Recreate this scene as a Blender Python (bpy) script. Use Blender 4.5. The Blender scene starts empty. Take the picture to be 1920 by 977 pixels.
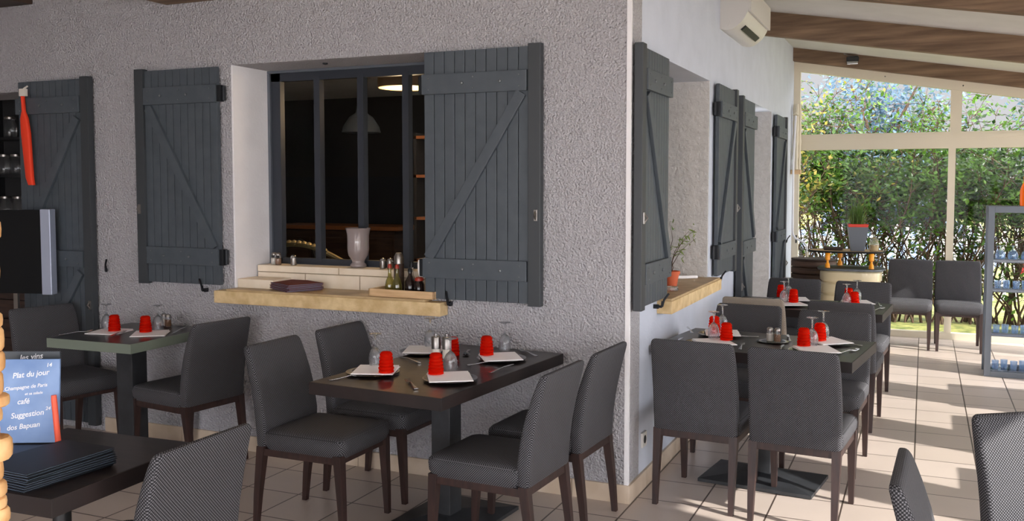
import bpy, bmesh, math, random
from math import sin, cos, pi, radians as R
from mathutils import Vector as V, Matrix as M
random.seed(7)
S = bpy.context.scene
COL = S.collection
# ---------------------------------------------------------------- camera
PITCH = math.atan(104/1765); YAW = math.atan(772/1765)
cd = bpy.data.cameras.new('camera'); cam = bpy.data.objects.new('camera', cd); COL.objects.link(cam)
cam.location = (0, 0, 1.65); cam.rotation_euler = (pi/2-PITCH, 0, YAW)
cd.sensor_width = 36; cd.lens = 1765/1920*36; cd.shift_y = -36/1920; cd.clip_end = 200
S.camera = cam
S.view_settings.view_transform = 'Standard'; S.view_settings.look = 'None'
S.view_settings.gamma = 1; S.view_settings.use_curve_mapping = False
S.view_settings.exposure = 0.38
S.cycles.max_bounces = 10; S.cycles.transmission_bounces = 10; S.cycles.transparent_max_bounces = 16; S.cycles.sample_clamp_indirect = 6
# ---------------------------------------------------------------- sky and sun
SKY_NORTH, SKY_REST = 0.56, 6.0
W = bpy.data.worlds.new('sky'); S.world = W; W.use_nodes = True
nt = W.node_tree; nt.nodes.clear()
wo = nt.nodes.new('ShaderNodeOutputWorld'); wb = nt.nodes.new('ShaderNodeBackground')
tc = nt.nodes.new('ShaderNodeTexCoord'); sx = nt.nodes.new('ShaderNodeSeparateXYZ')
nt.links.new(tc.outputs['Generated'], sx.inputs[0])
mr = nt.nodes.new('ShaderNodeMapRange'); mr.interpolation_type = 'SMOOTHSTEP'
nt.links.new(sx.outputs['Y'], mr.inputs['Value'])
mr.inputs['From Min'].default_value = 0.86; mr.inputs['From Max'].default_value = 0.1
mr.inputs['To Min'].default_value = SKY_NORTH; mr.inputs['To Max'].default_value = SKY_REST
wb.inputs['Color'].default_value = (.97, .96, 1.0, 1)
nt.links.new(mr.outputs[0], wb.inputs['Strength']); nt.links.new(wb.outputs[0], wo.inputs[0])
sd = bpy.data.lights.new('sun', 'SUN'); sd.energy = 6.8; sd.angle = R(.6); sd.color = (1, .95, .88)
sun = bpy.data.objects.new('sun', sd); COL.objects.link(sun)
az, el = R(-17.6), R(30)
sun.rotation_euler = V((cos(az)*cos(el), sin(az)*cos(el), sin(el))).to_track_quat('Z', 'Y').to_euler()
sun.location = (8, -3, 6)

# ---------------------------------------------------------------- materials
def srgb(r, g, b):
    f = lambda c: ((c/255+.055)/1.055)**2.4 if c > 10 else c/255/12.92
    return (f(r), f(g), f(b), 1)
class NT:
    def __init__(s, name):
        s.m = bpy.data.materials.new(name); s.m.use_nodes = True; s.t = s.m.node_tree
        s.b = s.t.nodes['Principled BSDF']; s.o = s.t.nodes['Material Output']
    def n(s, ty, **k):
        x = s.t.nodes.new('ShaderNode'+ty)
        for a, v in k.items():
            if hasattr(x, a): setattr(x, a, v)
            else: x.inputs[a.replace('_', ' ')].default_value = v
        return x
    def l(s, a, b): s.t.links.new(a, b)
def plain(name, col, rough=.5, metal=0, coat=0, emis=None, estr=0, spec=.5):
    n = NT(name); b = n.b
    b.inputs['Base Color'].default_value = col; b.inputs['Roughness'].default_value = rough
    b.inputs['Metallic'].default_value = metal; b.inputs['Coat Weight'].default_value = coat
    b.inputs['Specular IOR Level'].default_value = spec
    if emis: b.inputs['Emission Color'].default_value = emis; b.inputs['Emission Strength'].default_value = estr
    return n.m
def noisy(name, c1, c2, scale=8, rough=.7, bump=0, bscale=None, bdist=.01, stretch=(1, 1, 1), metal=0, coat=0, detail=4, lo=.35, hi=.65):
    n = NT(name); b = n.b
    tc = n.n('TexCoord'); mp = n.n('Mapping'); mp.inputs['Scale'].default_value = stretch
    n.l(tc.outputs['Object'], mp.inputs[0])
    no = n.n('TexNoise'); no.inputs['Scale'].default_value = scale; no.inputs['Detail'].default_value = detail
    n.l(mp.outputs[0], no.inputs['Vector'])
    cr = n.n('ValToRGB'); cr.color_ramp.elements[0].position = lo; cr.color_ramp.elements[1].position = hi
    cr.color_ramp.elements[0].color = c1; cr.color_ramp.elements[1].color = c2
    n.l(no.outputs['Fac'], cr.inputs[0]); n.l(cr.outputs[0], b.inputs['Base Color'])
    b.inputs['Roughness'].default_value = rough; b.inputs['Metallic'].default_value = metal; b.inputs['Coat Weight'].default_value = coat
    if bump:
        n2 = n.n('TexNoise'); n2.inputs['Scale'].default_value = bscale or scale; n2.inputs['Detail'].default_value = 2.5
        n.l(mp.outputs[0], n2.inputs['Vector'])
        bp = n.n('Bump'); bp.inputs['Strength'].default_value = bump; bp.inputs['Distance'].default_value = bdist
        n.l(n2.outputs['Fac'], bp.inputs['Height']); n.l(bp.outputs[0], b.inputs['Normal'])
    return n.m
def fabric(name, dark, light, k=600):
    n = NT(name); tc = n.n('TexCoord'); sp = n.n('SeparateXYZ'); n.l(tc.outputs['Object'], sp.inputs[0])
    def mth(op, a, b=None):
        x = n.n('Math'); x.operation = op
        for i, v in enumerate((a, b)):
            if v is None: continue
            if isinstance(v, (int, float)): x.inputs[i].default_value = v
            else: n.l(v, x.inputs[i])
        return x.outputs[0]
    X, Y, Z = sp.outputs
    sn = n.n('SeparateXYZ'); n.l(tc.outputs['Normal'], sn.inputs[0])
    side = mth('GREATER_THAN', mth('ABSOLUTE', sn.outputs[0]), .75); top = mth('GREATER_THAN', mth('ABSOLUTE', sn.outputs[2]), .7)
    def pick(f, p0, p1): return mth('ADD', mth('MULTIPLY', p1, f), mth('MULTIPLY', p0, mth('SUBTRACT', 1, f)))
    a = pick(side, X, Y); b_ = pick(top, Z, Y)
    s1 = mth('SINE', mth('MULTIPLY', a, k)); s2 = mth('SINE', mth('MULTIPLY', b_, k))
    p = mth('POWER', mth('ADD', mth('MULTIPLY', mth('MULTIPLY', s1, s2), .5), .5), 2.6)
    mx = n.n('Mix'); mx.data_type = 'RGBA'; n.l(p, mx.inputs['Factor'])
    mx.inputs['A'].default_value = dark; mx.inputs['B'].default_value = light
    n.l(mx.outputs['Result'], n.b.inputs['Base Color']); n.b.inputs['Roughness'].default_value = .75
    n.b.inputs['Specular IOR Level'].default_value = .25
    bp = n.n('Bump'); bp.inputs['Strength'].default_value = .5; bp.inputs['Distance'].default_value = .002
    n.l(p, bp.inputs['Height']); n.l(bp.outputs[0], n.b.inputs['Normal'])
    return n.m
def thin_glass(name, tint=(1, 1, 1, 1), refl=.06, body=None, bodyfac=0, edge=.6):
    """clear pane or glassware: passes light straight, mirrors more towards grazing"""
    n = NT(name); tr = n.n('BsdfTransparent'); tr.inputs[0].default_value = tint
    gl = n.n('BsdfGlossy'); gl.inputs['Roughness'].default_value = .02
    lw = n.n('LayerWeight'); lw.inputs['Blend'].default_value = .5
    pw = n.n('Math'); pw.operation = 'POWER'; pw.inputs[1].default_value = 3; n.l(lw.outputs['Facing'], pw.inputs[0])
    ad = n.n('Math'); ad.operation = 'MULTIPLY_ADD'; ad.inputs[1].default_value = edge; ad.inputs[2].default_value = refl; n.l(pw.outputs[0], ad.inputs[0])
    mx = n.n('MixShader'); n.l(ad.outputs[0], mx.inputs[0])
    src = tr.outputs[0]
    if body:
        df = n.n('BsdfDiffuse'); df.inputs[0].default_value = body
        tl = n.n('BsdfTranslucent'); tl.inputs[0].default_value = body
        m0 = n.n('MixShader'); m0.inputs[0].default_value = .6; n.l(df.outputs[0], m0.inputs[1]); n.l(tl.outputs[0], m0.inputs[2])
        m2 = n.n('MixShader'); m2.inputs[0].default_value = bodyfac; n.l(src, m2.inputs[1]); n.l(m0.outputs[0], m2.inputs[2]); src = m2.outputs[0]
    n.l(src, mx.inputs[1]); n.l(gl.outputs[0], mx.inputs[2]); n.l(mx.outputs[0], n.o.inputs[0])
    return n.m
def real_glass(name, col, body=None, fac=0, rough=0.0):
    n = NT(name); g = n.n('BsdfGlass'); g.inputs['Color'].default_value = col; g.inputs['IOR'].default_value = 1.48; g.inputs['Roughness'].default_value = rough
    tr = n.n('BsdfTransparent'); tr.inputs[0].default_value = col
    m0 = n.n('MixShader'); m0.inputs[0].default_value = .3; n.l(g.outputs[0], m0.inputs[1]); n.l(tr.outputs[0], m0.inputs[2]); src = m0.outputs[0]
    if body:
        df = n.n('BsdfDiffuse'); df.inputs[0].default_value = body; tl = n.n('BsdfTranslucent'); tl.inputs[0].default_value = body
        m1 = n.n('MixShader'); m1.inputs[0].default_value = .55; n.l(df.outputs[0], m1.inputs[1]); n.l(tl.outputs[0], m1.inputs[2])
        m2 = n.n('MixShader'); m2.inputs[0].default_value = fac; n.l(src, m2.inputs[1]); n.l(m1.outputs[0], m2.inputs[2]); src = m2.outputs[0]
    n.l(src, n.o.inputs[0]); return n.m
def leafmat(name, c1, c2, trans=.5):
    n = NT(name); oi = n.n('TexCoord'); no = n.n('TexNoise'); no.inputs['Scale'].default_value = 3.5; n.l(oi.outputs['Object'], no.inputs['Vector'])
    cr = n.n('ValToRGB'); cr.color_ramp.elements[0].position = .38; cr.color_ramp.elements[1].position = .62
    cr.color_ramp.elements[0].color = c1; cr.color_ramp.elements[1].color = c2; n.l(no.outputs['Fac'], cr.inputs[0])
    tl = n.n('BsdfTranslucent'); n.l(cr.outputs[0], tl.inputs[0]); n.l(cr.outputs[0], n.b.inputs['Base Color'])
    n.b.inputs['Roughness'].default_value = .35
    mx = n.n('MixShader'); mx.inputs[0].default_value = trans; n.l(n.b.outputs[0], mx.inputs[1]); n.l(tl.outputs[0], mx.inputs[2]); n.l(mx.outputs[0], n.o.inputs[0])
    return n.m
def tiles():
    n = NT('floor_tiles'); tc = n.n('TexCoord'); mp = n.n('Mapping')
    mp.inputs['Location'].default_value = (.017+.335*40, -5.10+.34*40, 0); n.l(tc.outputs['Object'], mp.inputs[0])
    br = n.n('TexBrick'); br.offset = 0; br.squash = 1
    for k, v in (('Scale', 1), ('Mortar Size', .0045), ('Mortar Smooth', .1), ('Bias', 0), ('Brick Width', .335), ('Row Height', .34)): br.inputs[k].default_value = v
    br.inputs['Color1'].default_value = srgb(198, 184, 175); br.inputs['Color2'].default_value = srgb(190, 176, 166); br.inputs['Mortar'].default_value = srgb(78, 66, 60)
    n.l(mp.outputs[0], br.inputs['Vector'])
    no = n.n('TexNoise'); no.inputs['Scale'].default_value = 2.2; no.inputs['Detail'].default_value = 5; n.l(tc.outputs['Object'], no.inputs['Vector'])
    mr = n.n('MapRange'); mr.inputs['To Min'].default_value = .86; mr.inputs['To Max'].default_value = 1.1; n.l(no.outputs['Fac'], mr.inputs[0])
    mx = n.n('Mix'); mx.data_type = 'RGBA'; mx.blend_type = 'MULTIPLY'; mx.inputs['Factor'].default_value = 1
    n.l(br.outputs['Color'], mx.inputs['A']); n.l(mr.outputs[0], mx.inputs['B']); n.l(mx.outputs['Result'], n.b.inputs['Base Color'])
    n.b.inputs['Roughness'].default_value = .32
    bp = n.n('Bump'); bp.inputs['Strength'].default_value = .6; bp.inputs['Distance'].default_value = .003; bp.invert = True
    n.l(br.outputs['Fac'], bp.inputs['Height']); n.l(bp.outputs[0], n.b.inputs['Normal'])
    return n.m
MT = {}
MT['tiles'] = tiles()
MT['crepi'] = noisy('rough_plaster', srgb(184, 182, 186), srgb(188, 186, 190), 30, .95, 1.0, 85, .032)
MT['smooth'] = noisy('painted_plaster', srgb(190, 196, 209), srgb(196, 202, 215), 5, .85, .35, 60, .004)
MT['reveal'] = noisy('reveal_plaster', srgb(196, 194, 192), srgb(206, 204, 202), 20, .95, .8, 45, .012)
MT['white'] = noisy('white_reveal', srgb(226, 224, 226), srgb(232, 230, 232), 5, .8, .3, 60, .004)
MT['ceil'] = noisy('ceiling_paint', srgb(196, 194, 190), srgb(204, 202, 198), 3, .9)
MT['slate'] = noisy('shutter_paint', srgb(67, 74, 81), srgb(73, 80, 87), 14, .5, .2, 90, .002)
MT['slate2'] = plain('shutter_edge_paint', srgb(54, 58, 62), .5)
MT['iron'] = plain('black_iron', srgb(38, 40, 44), .45, .6)
MT['frame_dark'] = plain('window_frame_paint', srgb(38, 43, 52), .5)
MT['stud'] = plain('stud_metal', srgb(120, 124, 128), .4, .8)
MT['wood'] = noisy('beam_wood', srgb(84, 64, 48), srgb(140, 114, 90), 1.6, .75, .5, 12, .004, (1, 14, 14), lo=.3, hi=.72)
MT['stone'] = noisy('ledge_stone', srgb(196, 166, 118), srgb(222, 196, 150), 14, .75, .6, 40, .006)
MT['stone_top'] = noisy('ledge_top', srgb(168, 142, 104), srgb(190, 164, 124), 9, .45, .3, 40, .004)
MT['cream_tile'] = noisy('cream_tile', srgb(222, 206, 182), srgb(232, 218, 198), 8, .6)
MT['grout'] = plain('grout', srgb(150, 132, 108), .9)
MT['base'] = noisy('skirting_tile', srgb(190, 170, 148), srgb(206, 188, 168), 6, .5)
MT['fab'] = fabric('charcoal_weave', srgb(20, 20, 23), srgb(130, 129, 135))
MT['fab2'] = fabric('beige_weave', srgb(112, 102, 92), srgb(220, 208, 194))
MT['leg'] = noisy('wenge_leg', srgb(36, 22, 20), srgb(52, 32, 28), 6, .5, 0, stretch=(8, 8, 1))
MT['table'] = noisy('dark_tabletop', srgb(28, 22, 21), srgb(44, 35, 32), 4, .34, 0, stretch=(1, 9, 1), coat=.12)
MT['table'].node_tree.nodes['Principled BSDF'].inputs['Specular IOR Level'].default_value = .35
MT['table_edge'] = noisy('dark_table_edge', srgb(24, 17, 17), srgb(36, 25, 24), 6, .6)
MT['edge_band'] = plain('lit_edge_grey', srgb(128, 138, 126), .35, .3)  # light on a dark table edge, put into the colour as grey-green
MT['black'] = plain('matt_black', srgb(24, 25, 27), .5)
MT['blackgloss'] = plain('black_plate', srgb(22, 23, 25), .18, coat=.4)
MT['castiron'] = noisy('cast_iron', srgb(30, 32, 35), srgb(44, 46, 50), 10, .5)
MT['red'] = real_glass('red_glass', (1, .16, .07, 1), (1, .04, .012, 1), .3)
MT['glass'] = real_glass('clear_glass', (.97, .98, .99, 1), (.8, .82, .85, 1), .04)
MT['pane'] = thin_glass('window_pane', (.98, .985, .985, 1), .003, edge=.04)
MT['bluegl'] = thin_glass('blue_glass', (.8, .88, .97, 1), .08, (.5, .62, .8, 1), .2)
MT['napkin'] = plain('paper_white', srgb(250, 247, 247), .8)
MT['steel'] = plain('steel', srgb(190, 190, 192), .2, 1)
MT['brush'] = plain('brushed_steel', srgb(150, 146, 142), .35, 1)
MT['salt'] = plain('salt_fill', srgb(220, 214, 204), .8)
MT['pepper'] = noisy('pepper_fill', srgb(120, 84, 60), srgb(150, 112, 84), 200, .9)
MT['vase'] = plain('glazed_vase', srgb(146, 134, 133), .12, coat=.6)
MT['burg'] = plain('burgundy_leather', srgb(98, 42, 40), .7, spec=.1)
MT['tray'] = noisy('tray_wood', srgb(196, 160, 118), srgb(216, 182, 140), 6, .5, stretch=(1, 8, 8))
MT['oil'] = thin_glass('oil_bottle', (.75, .72, .35, 1), .08, (.35, .32, .08, 1), .35)
MT['vinegar'] = plain('dark_vinegar', srgb(30, 18, 16), .15)
MT['rust'] = plain('red_cap', srgb(160, 52, 36), .4)
MT['cream'] = plain('cream_frame', srgb(214, 204, 182), .4)
MT['creamgl'] = plain('cream_lacquer', srgb(222, 208, 172), .3, coat=.3)
MT['groove'] = plain('dark_groove', srgb(120, 100, 70), .6)
MT['acw'] = plain('ac_plastic', srgb(206, 203, 198), .4)
MT['terra'] = plain('terracotta', srgb(196, 96, 62), .8)
MT['soil'] = plain('soil', srgb(50, 36, 26), .95)
MT['redrim'] = plain('red_rim', srgb(214, 62, 44), .5)
MT['orange'] = plain('orange_plastic', srgb(245, 160, 30), .35)
MT['orangedk'] = thin_glass('orange_glass', (1, .45, .08, 1), .05, (1, .32, .03, 1), .7)
MT['grey'] = plain('rack_grey', srgb(98, 104, 112), .45, .3)
MT['barrel'] = noisy('barrel_wood', srgb(62, 44, 36), srgb(96, 72, 58), 4, .6, 0, stretch=(1, 1, 12))
MT['drift'] = noisy('driftwood', srgb(206, 150, 92), srgb(240, 196, 140), 10, .7, .5, 30, .004)
MT['tv'] = plain('screen_black', srgb(14, 15, 17), .6, spec=.2)
MT['silver'] = plain('silver_edge', srgb(176, 184, 205), .3, .4)
MT['bluebd'] = noisy('blue_slate', srgb(96, 128, 178), srgb(134, 162, 206), 5, .5)
MT['dkbd'] = plain('dark_slate', srgb(44, 52, 60), .4)
MT['chalk'] = plain('chalk', srgb(236, 236, 240), .9)
MT['pen'] = plain('coral_pen', srgb(238, 92, 60), .4)
MT['menu'] = plain('menu_black', srgb(24, 27, 34), .5, spec=.3)
MT['page'] = plain('menu_page_edge', srgb(120, 136, 156), .5)
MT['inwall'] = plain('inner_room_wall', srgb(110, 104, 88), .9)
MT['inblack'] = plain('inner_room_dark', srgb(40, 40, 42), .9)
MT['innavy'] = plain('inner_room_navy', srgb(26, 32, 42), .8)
MT['dkwood'] = noisy('dark_wood', srgb(44, 30, 24), srgb(70, 50, 40), 4, .6, stretch=(1, 1, 8))
MT['midwood'] = plain('mid_wood', srgb(150, 92, 52), .6)
MT['gold'] = plain('gilded', srgb(150, 136, 96), .4, .5)
MT['shade'] = plain('lamp_shade', srgb(60, 46, 38), .9, emis=srgb(255, 190, 110), estr=.01)
MT['glow'] = plain('lamp_glow', srgb(255, 214, 150), .5, emis=srgb(255, 196, 110), estr=1.1)
MT['grass'] = noisy('grass', srgb(96, 108, 50), srgb(168, 166, 96), 9, .9)
MT['pave'] = noisy('paving', srgb(170, 160, 148), srgb(186, 176, 164), 3, .9)
MT['leaf'] = leafmat('laurel_leaf', srgb(32, 58, 24), srgb(96, 136, 48), .45)
MT['leaf2'] = leafmat('laurel_leaf_yellow', srgb(80, 110, 40), srgb(190, 170, 80), .5)
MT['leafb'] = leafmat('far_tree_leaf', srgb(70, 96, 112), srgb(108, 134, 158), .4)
MT['leafs'] = leafmat('potted_leaf', srgb(96, 126, 62), srgb(160, 180, 110), .5)
MT['twig'] = noisy('twig', srgb(62, 46, 36), srgb(96, 74, 56), 10, .9)
MT['picket'] = plain('picket_white', srgb(226, 226, 230), .6)
MT['carblue'] = plain('car_silver_blue', srgb(150, 170, 210), .25, .3, coat=.5)
MT['carred'] = plain('car_red', srgb(196, 40, 48), .25, coat=.5)
MT['carglass'] = plain('car_glass', srgb(30, 38, 48), .1)
MT['tyre'] = plain('tyre', srgb(26, 26, 28), .8)

# ---------------------------------------------------------------- mesh helpers
class MB:
    def __init__(s): s.b = bmesh.new()
    def add(s, vs, fs, T=None):
        bv = [s.b.verts.new(T @ V(v) if T else V(v)) for v in vs]
        for f in fs:
            try: s.b.faces.new([bv[i] for i in f])
            except ValueError: pass
        return s
    def box(s, x0, x1, y0, y1, z0, z1, T=None, bev=0):
        t = bmesh.new(); bmesh.ops.create_cube(t, size=1)
        for v in t.verts: v.co = V((x0+(v.co.x+.5)*(x1-x0), y0+(v.co.y+.5)*(y1-y0), z0+(v.co.z+.5)*(z1-z0)))
        if bev: bmesh.ops.bevel(t, geom=t.edges[:], offset=bev, segments=2, profile=.7, affect='EDGES')
        t.verts.index_update()
        s.add([v.co.copy() for v in t.verts], [[v.index for v in f.verts] for f in t.faces], T); t.free(); return s
    def lathe(s, prof, c=(0, 0, 0), n=24, T=None, squash=1):
        vs, fs = [], []
        for r, z in prof:
            for i in range(n):
                a = 2*pi*i/n; vs.append((c[0]+r*cos(a), c[1]+r*sin(a)*squash, c[2]+z))
        for j in range(len(prof)-1):
            for i in range(n):
                k = (i+1) % n; fs.append((j*n+i, j*n+k, (j+1)*n+k, (j+1)*n+i))
        if prof[0][0] > 1e-4: fs.append(tuple(range(n))[::-1])
        if prof[-1][0] > 1e-4: fs.append(tuple(range((len(prof)-1)*n, len(prof)*n)))
        return s.add(vs, fs, T)
    def tube(s, pts, r, n=8, T=None):
        pts = [V(p) for p in pts]; rs = r if isinstance(r, (list, tuple)) else [r]*len(pts)
        vs, fs = [], []; up = None
        for i, p in enumerate(pts):
            d = (pts[min(i+1, len(pts)-1)]-pts[max(i-1, 0)]).normalized()
            if up is None: up = d.orthogonal().normalized()
            up = (up-d*up.dot(d)).normalized(); w = d.cross(up)
            for k in range(n):
                a = 2*pi*k/n; vs.append(p+(up*cos(a)+w*sin(a))*rs[i])
        for i in range(len(pts)-1):
            for k in range(n):
                k2 = (k+1) % n; fs.append((i*n+k, i*n+k2, (i+1)*n+k2, (i+1)*n+k))
        fs.append(tuple(range(n))[::-1]); fs.append(tuple(range((len(pts)-1)*n, len(pts)*n)))
        return s.add(vs, fs, T)
    def loft(s, rings, T=None, caps=True):
        n = len(rings[0]); vs = [v for r in rings for v in r]; fs = []
        for i in range(len(rings)-1):
            for k in range(n):
                k2 = (k+1) % n; fs.append((i*n+k, i*n+k2, (i+1)*n+k2, (i+1)*n+k))
        if caps: fs.append(tuple(range(n))[::-1]); fs.append(tuple(range((len(rings)-1)*n, len(rings)*n)))
        return s.add(vs, fs, T)
    def prism(s, poly, y0, y1, T=None):
        """polygon in x,z extruded along y"""
        n = len(poly); vs = [(x, y0, z) for x, z in poly]+[(x, y1, z) for x, z in poly]
        fs = [tuple(range(n)), tuple(range(n, 2*n))[::-1]]+[(i, i+n, (i+1) % n+n, (i+1) % n) for i in range(n)]
        return s.add(vs, fs, T)
    def build(s, name, mat, parent=None, smooth=False, loc=None, mats=None):
        bmesh.ops.recalc_face_normals(s.b, faces=s.b.faces)
        me = bpy.data.meshes.new(name); s.b.to_mesh(me); s.b.free()
        if smooth:
            me.polygons.foreach_set('use_smooth', [True]*len(me.polygons))
            me.set_sharp_from_angle(angle=R(smooth if smooth is not True else 45))
        me.materials.append(MT[mat] if isinstance(mat, str) else mat)
        o = bpy.data.objects.new(name, me); COL.objects.link(o)
        if parent: o.parent = parent
        if loc: o.location = loc
        return o
def tag(o, label=None, cat=None, group=None, kind=None):
    for k, v in (('label', label), ('category', cat), ('group', group), ('kind', kind)):
        if v: o[k] = v
    return o
def thing(name, loc=(0, 0, 0), rz=0, label=None, cat=None, group=None):
    o = bpy.data.objects.new(name, None); COL.objects.link(o); o.location = loc; o.rotation_euler = (0, 0, rz); o.empty_display_size = .1
    return tag(o, label, cat, group)
def copy_tree(o, parent=None):
    c = o.copy(); COL.objects.link(c)
    if parent: c.parent = parent
    for ch in list(o.children): copy_tree(ch, c)
    return c
_protos = {}
def place(maker, loc, rz, label, cat=None, group=None, key=None):
    key = key or maker.__name__
    if key not in _protos: o = _protos[key] = maker()
    else: o = copy_tree(_protos[key])
    o.location = loc; o.rotation_euler = (0, 0, rz); o['label'] = label
    if cat: o['category'] = cat
    if group: o['group'] = group
    return o
def struct(mb, name, mat, parent=None, **k):
    return tag(mb.build(name, mat, parent, **k), kind='structure')
def rrect(w, d, r, n=4, cx=0, cy=0):
    p = []
    for sx_, sy_, a0 in ((1, 1, 0), (-1, 1, 90), (-1, -1, 180), (1, -1, 270)):
        for i in range(n+1):
            a = R(a0+90*i/n); p.append((cx+sx_*(w/2-r)+r*cos(a), cy+sy_*(d/2-r)+r*sin(a)))
    return p

# ---------------------------------------------------------------- the room
YF, XW, YE, XE = 4.65, -1.377, 11.1, 2.5          # facade, wing wall, glazed end, glazed side
ZC = 3.19; SL = -.17
def zc(x): return ZC+SL*(x-XW) if x > XW else ZC
struct(MB().box(-8, XE+.1, -3.2, YF, -.12, 0).box(XW-.4, XE+.1, YF, YE+.2, -.12, 0), 'floor', 'tiles')
struct(MB().prism([(-8, ZC), (XW, ZC), (XE+.45, zc(XE+.45)), (XE+.45, zc(XE+.45)+.12), (XW, ZC+.14), (-8, ZC+.14)], -3.2, YF)
       .prism([(XW, ZC), (XE+.45, zc(XE+.45)), (XE+.45, zc(XE+.45)+.12), (XW, ZC+.14)], YF, YE+.35), 'ceiling', 'ceil')
# facade with the doorway (x<-5.72) and the window opening
OX0, OX1, OZ0, OZ1, OD = -3.92, -2.55, .93, 2.39, 5.05
DX0, DX1, DZ = -7.1, -5.72, 2.30
w = MB()
w.box(-8, DX0, YF, OD, 0, ZC).box(DX0, DX1, YF, OD, DZ, ZC).box(DX1, OX0, YF, OD, 0, ZC)
w.box(OX0, OX1, YF, OD, OZ1, ZC).box(OX0, OX1, YF, OD, 0, OZ0).box(OX1, XW-.42, YF, OD, 0, ZC)
w.box(XW-.42, XW, YF, OD-.2, 0, ZC)
struct(w, 'wall_back', 'crepi')
struct(MB().box(OX0, OX0+.012, YF+.004, OD-.03, .95, OZ1).box(OX1-.012, OX1, YF+.004, OD-.03, .95, OZ1), 'trim_1', 'white')
# wing wall
AY0, AY1, BY0, BY1 = 5.22, 6.58, 8.2, 9.46
w = MB()
w.box(XW-.42, XW, OD-.2, AY0, 0, ZC).box(XW-.42, XW, AY0, AY1, 0, .92).box(XW-.42, XW, AY0, AY1, 2.375, ZC)
w.box(XW-.42, XW, AY1, BY0, 0, ZC).box(XW-.42, XW, BY0, BY1, 2.37, ZC).box(XW-.42, XW, BY1, YE+.2, 0, ZC)
struct(w, 'wall_left', 'smooth')
struct(MB().box(XW-.42, XW-.004, AY1-.012, AY1-.0, .93, 2.375).box(XW-.42, XW-.004, BY1-.012, BY1, 0, 2.37)
       .box(XW-.42, XW-.004, AY0, AY0+.012, .93, 2.375), 'trim_2', 'reveal')
struct(MB().box(XW-.02, XW+.0035, YF-.004, YF+.014, 0, ZC), 'trim_3', 'white')
struct(MB().box(-8.1, -8, -3.2, YF, 0, ZC), 'wall_far_left', 'crepi')
struct(MB().box(-3.7, XE+.1, -3.3, -3.2, 2.35, ZC+.1).box(-8, -3.7, -3.3, -3.2, 0, ZC+.1), 'wall_front', 'ceil')  # unseen, behind the camera; solid left part added to darken that side
b = MB()
x = -5.02
while x < XW-.1:
    b.box(x, min(x+.33, XW), YF-.014, YF, 0, .095, bev=.002); x += .334
struct(b, 'baseboard_back', 'base')
b = MB()
for y0, y1 in ((YF-.014, BY0), (BY1, YE)):
    y = y0
    while y < y1-.05:
        b.box(XW, XW+.014, y, min(y+.33, y1), 0, .095, bev=.002); y += .334
struct(b, 'baseboard_left', 'base')
# window and door inside the wing openings (dark joinery + glass)
def inner_window(n, y0, y1, z0, z1):
    f = MB(); X = XW-.36
    f.box(X-.03, X+.03, y0, y0+.06, z0, z1).box(X-.03, X+.03, y1-.06, y1, z0, z1).box(X-.03, X+.03, y0, y1, z1-.06, z1).box(X-.03, X+.03, y0, y1, z0, z0+.06).box(X-.025, X+.025, (y0+y1)/2-.04, (y0+y1)/2+.04, z0, z1)
    o = struct(f, n, 'frame_dark'); MB().box(X-.004, X+.004, y0+.05, y1-.05, z0+.05, z1-.05).build('pane', 'pane', o)
inner_window('window_3', AY0, AY1, .95, 2.375)
inner_window('door_1', BY0, BY1, .0, 2.37)
# ledges
def slab_ledge(x0, x1, y0, y1, z0, z1, back, label, wing=False):
    o = thing('window_ledge', ((x0+x1)/2, (y0+y1)/2, z0), 0, label, 'window ledge')
    cx, cy = (x0+x1)/2, (y0+y1)/2
    MB().box(x0-cx, x1-cx, y0-cy, y1-cy, 0, z1-z0-.012, bev=.006).build('slab', 'stone', o)
    if wing: MB().box(XW-.33-cx, x1-cx-.008, y0-cy+.02, y1-cy-.02, z1-z0-.012, z1-z0).build('top_tile', 'stone_top', o)
    else: MB().box(x0-cx+.09, x1-cx-.1, y0-cy+.01, back-cy, z1-z0-.012, z1-z0).build('top_tile', 'stone_top', o)
    return o
slab_ledge(-4.0, -2.425, 4.555, YF, .93, 1.018, 4.86, 'long yellow stone ledge under the large facade window, with menus and tray on it')
slab_ledge(XW, XW+.088, 5.2, 6.62, .925, 1.01, 0, 'pale stone ledge under the side wall window, holding a potted olive', True)
# raised tiled step at the back of the facade window
o = thing('tiled_step', (-3.23, 4.96, 1.006), 0, 'raised cream tiled step behind the long ledge, carrying the vase', 'step')
MB().box(-.665, .655, -.1, .09, -.07, .125).build('core', 'grout', o)
for i, (a, b_) in enumerate(((-.665, -.30), (-.297, .10), (.103, .36), (.363, .655))):
    MB().box(a, b_-.003, -.112, -.1, 0, .095, bev=.002).build('tile', 'cream_tile', o)
for i, (a, b_) in enumerate(((-.665, -.05), (-.047, .655))):
    MB().box(a, b_-.003, -.115, .075, .1, .14, bev=.003).build('coping', 'cream_tile', o)
o = MB().box(-.13, .14, -.09, .09, 0, .055, bev=.003).build('stone_block', 'cream_tile', loc=(-3.775, 4.755, 1.018))
tag(o, 'small cream stone block at the left end of the long ledge', 'block')
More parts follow.
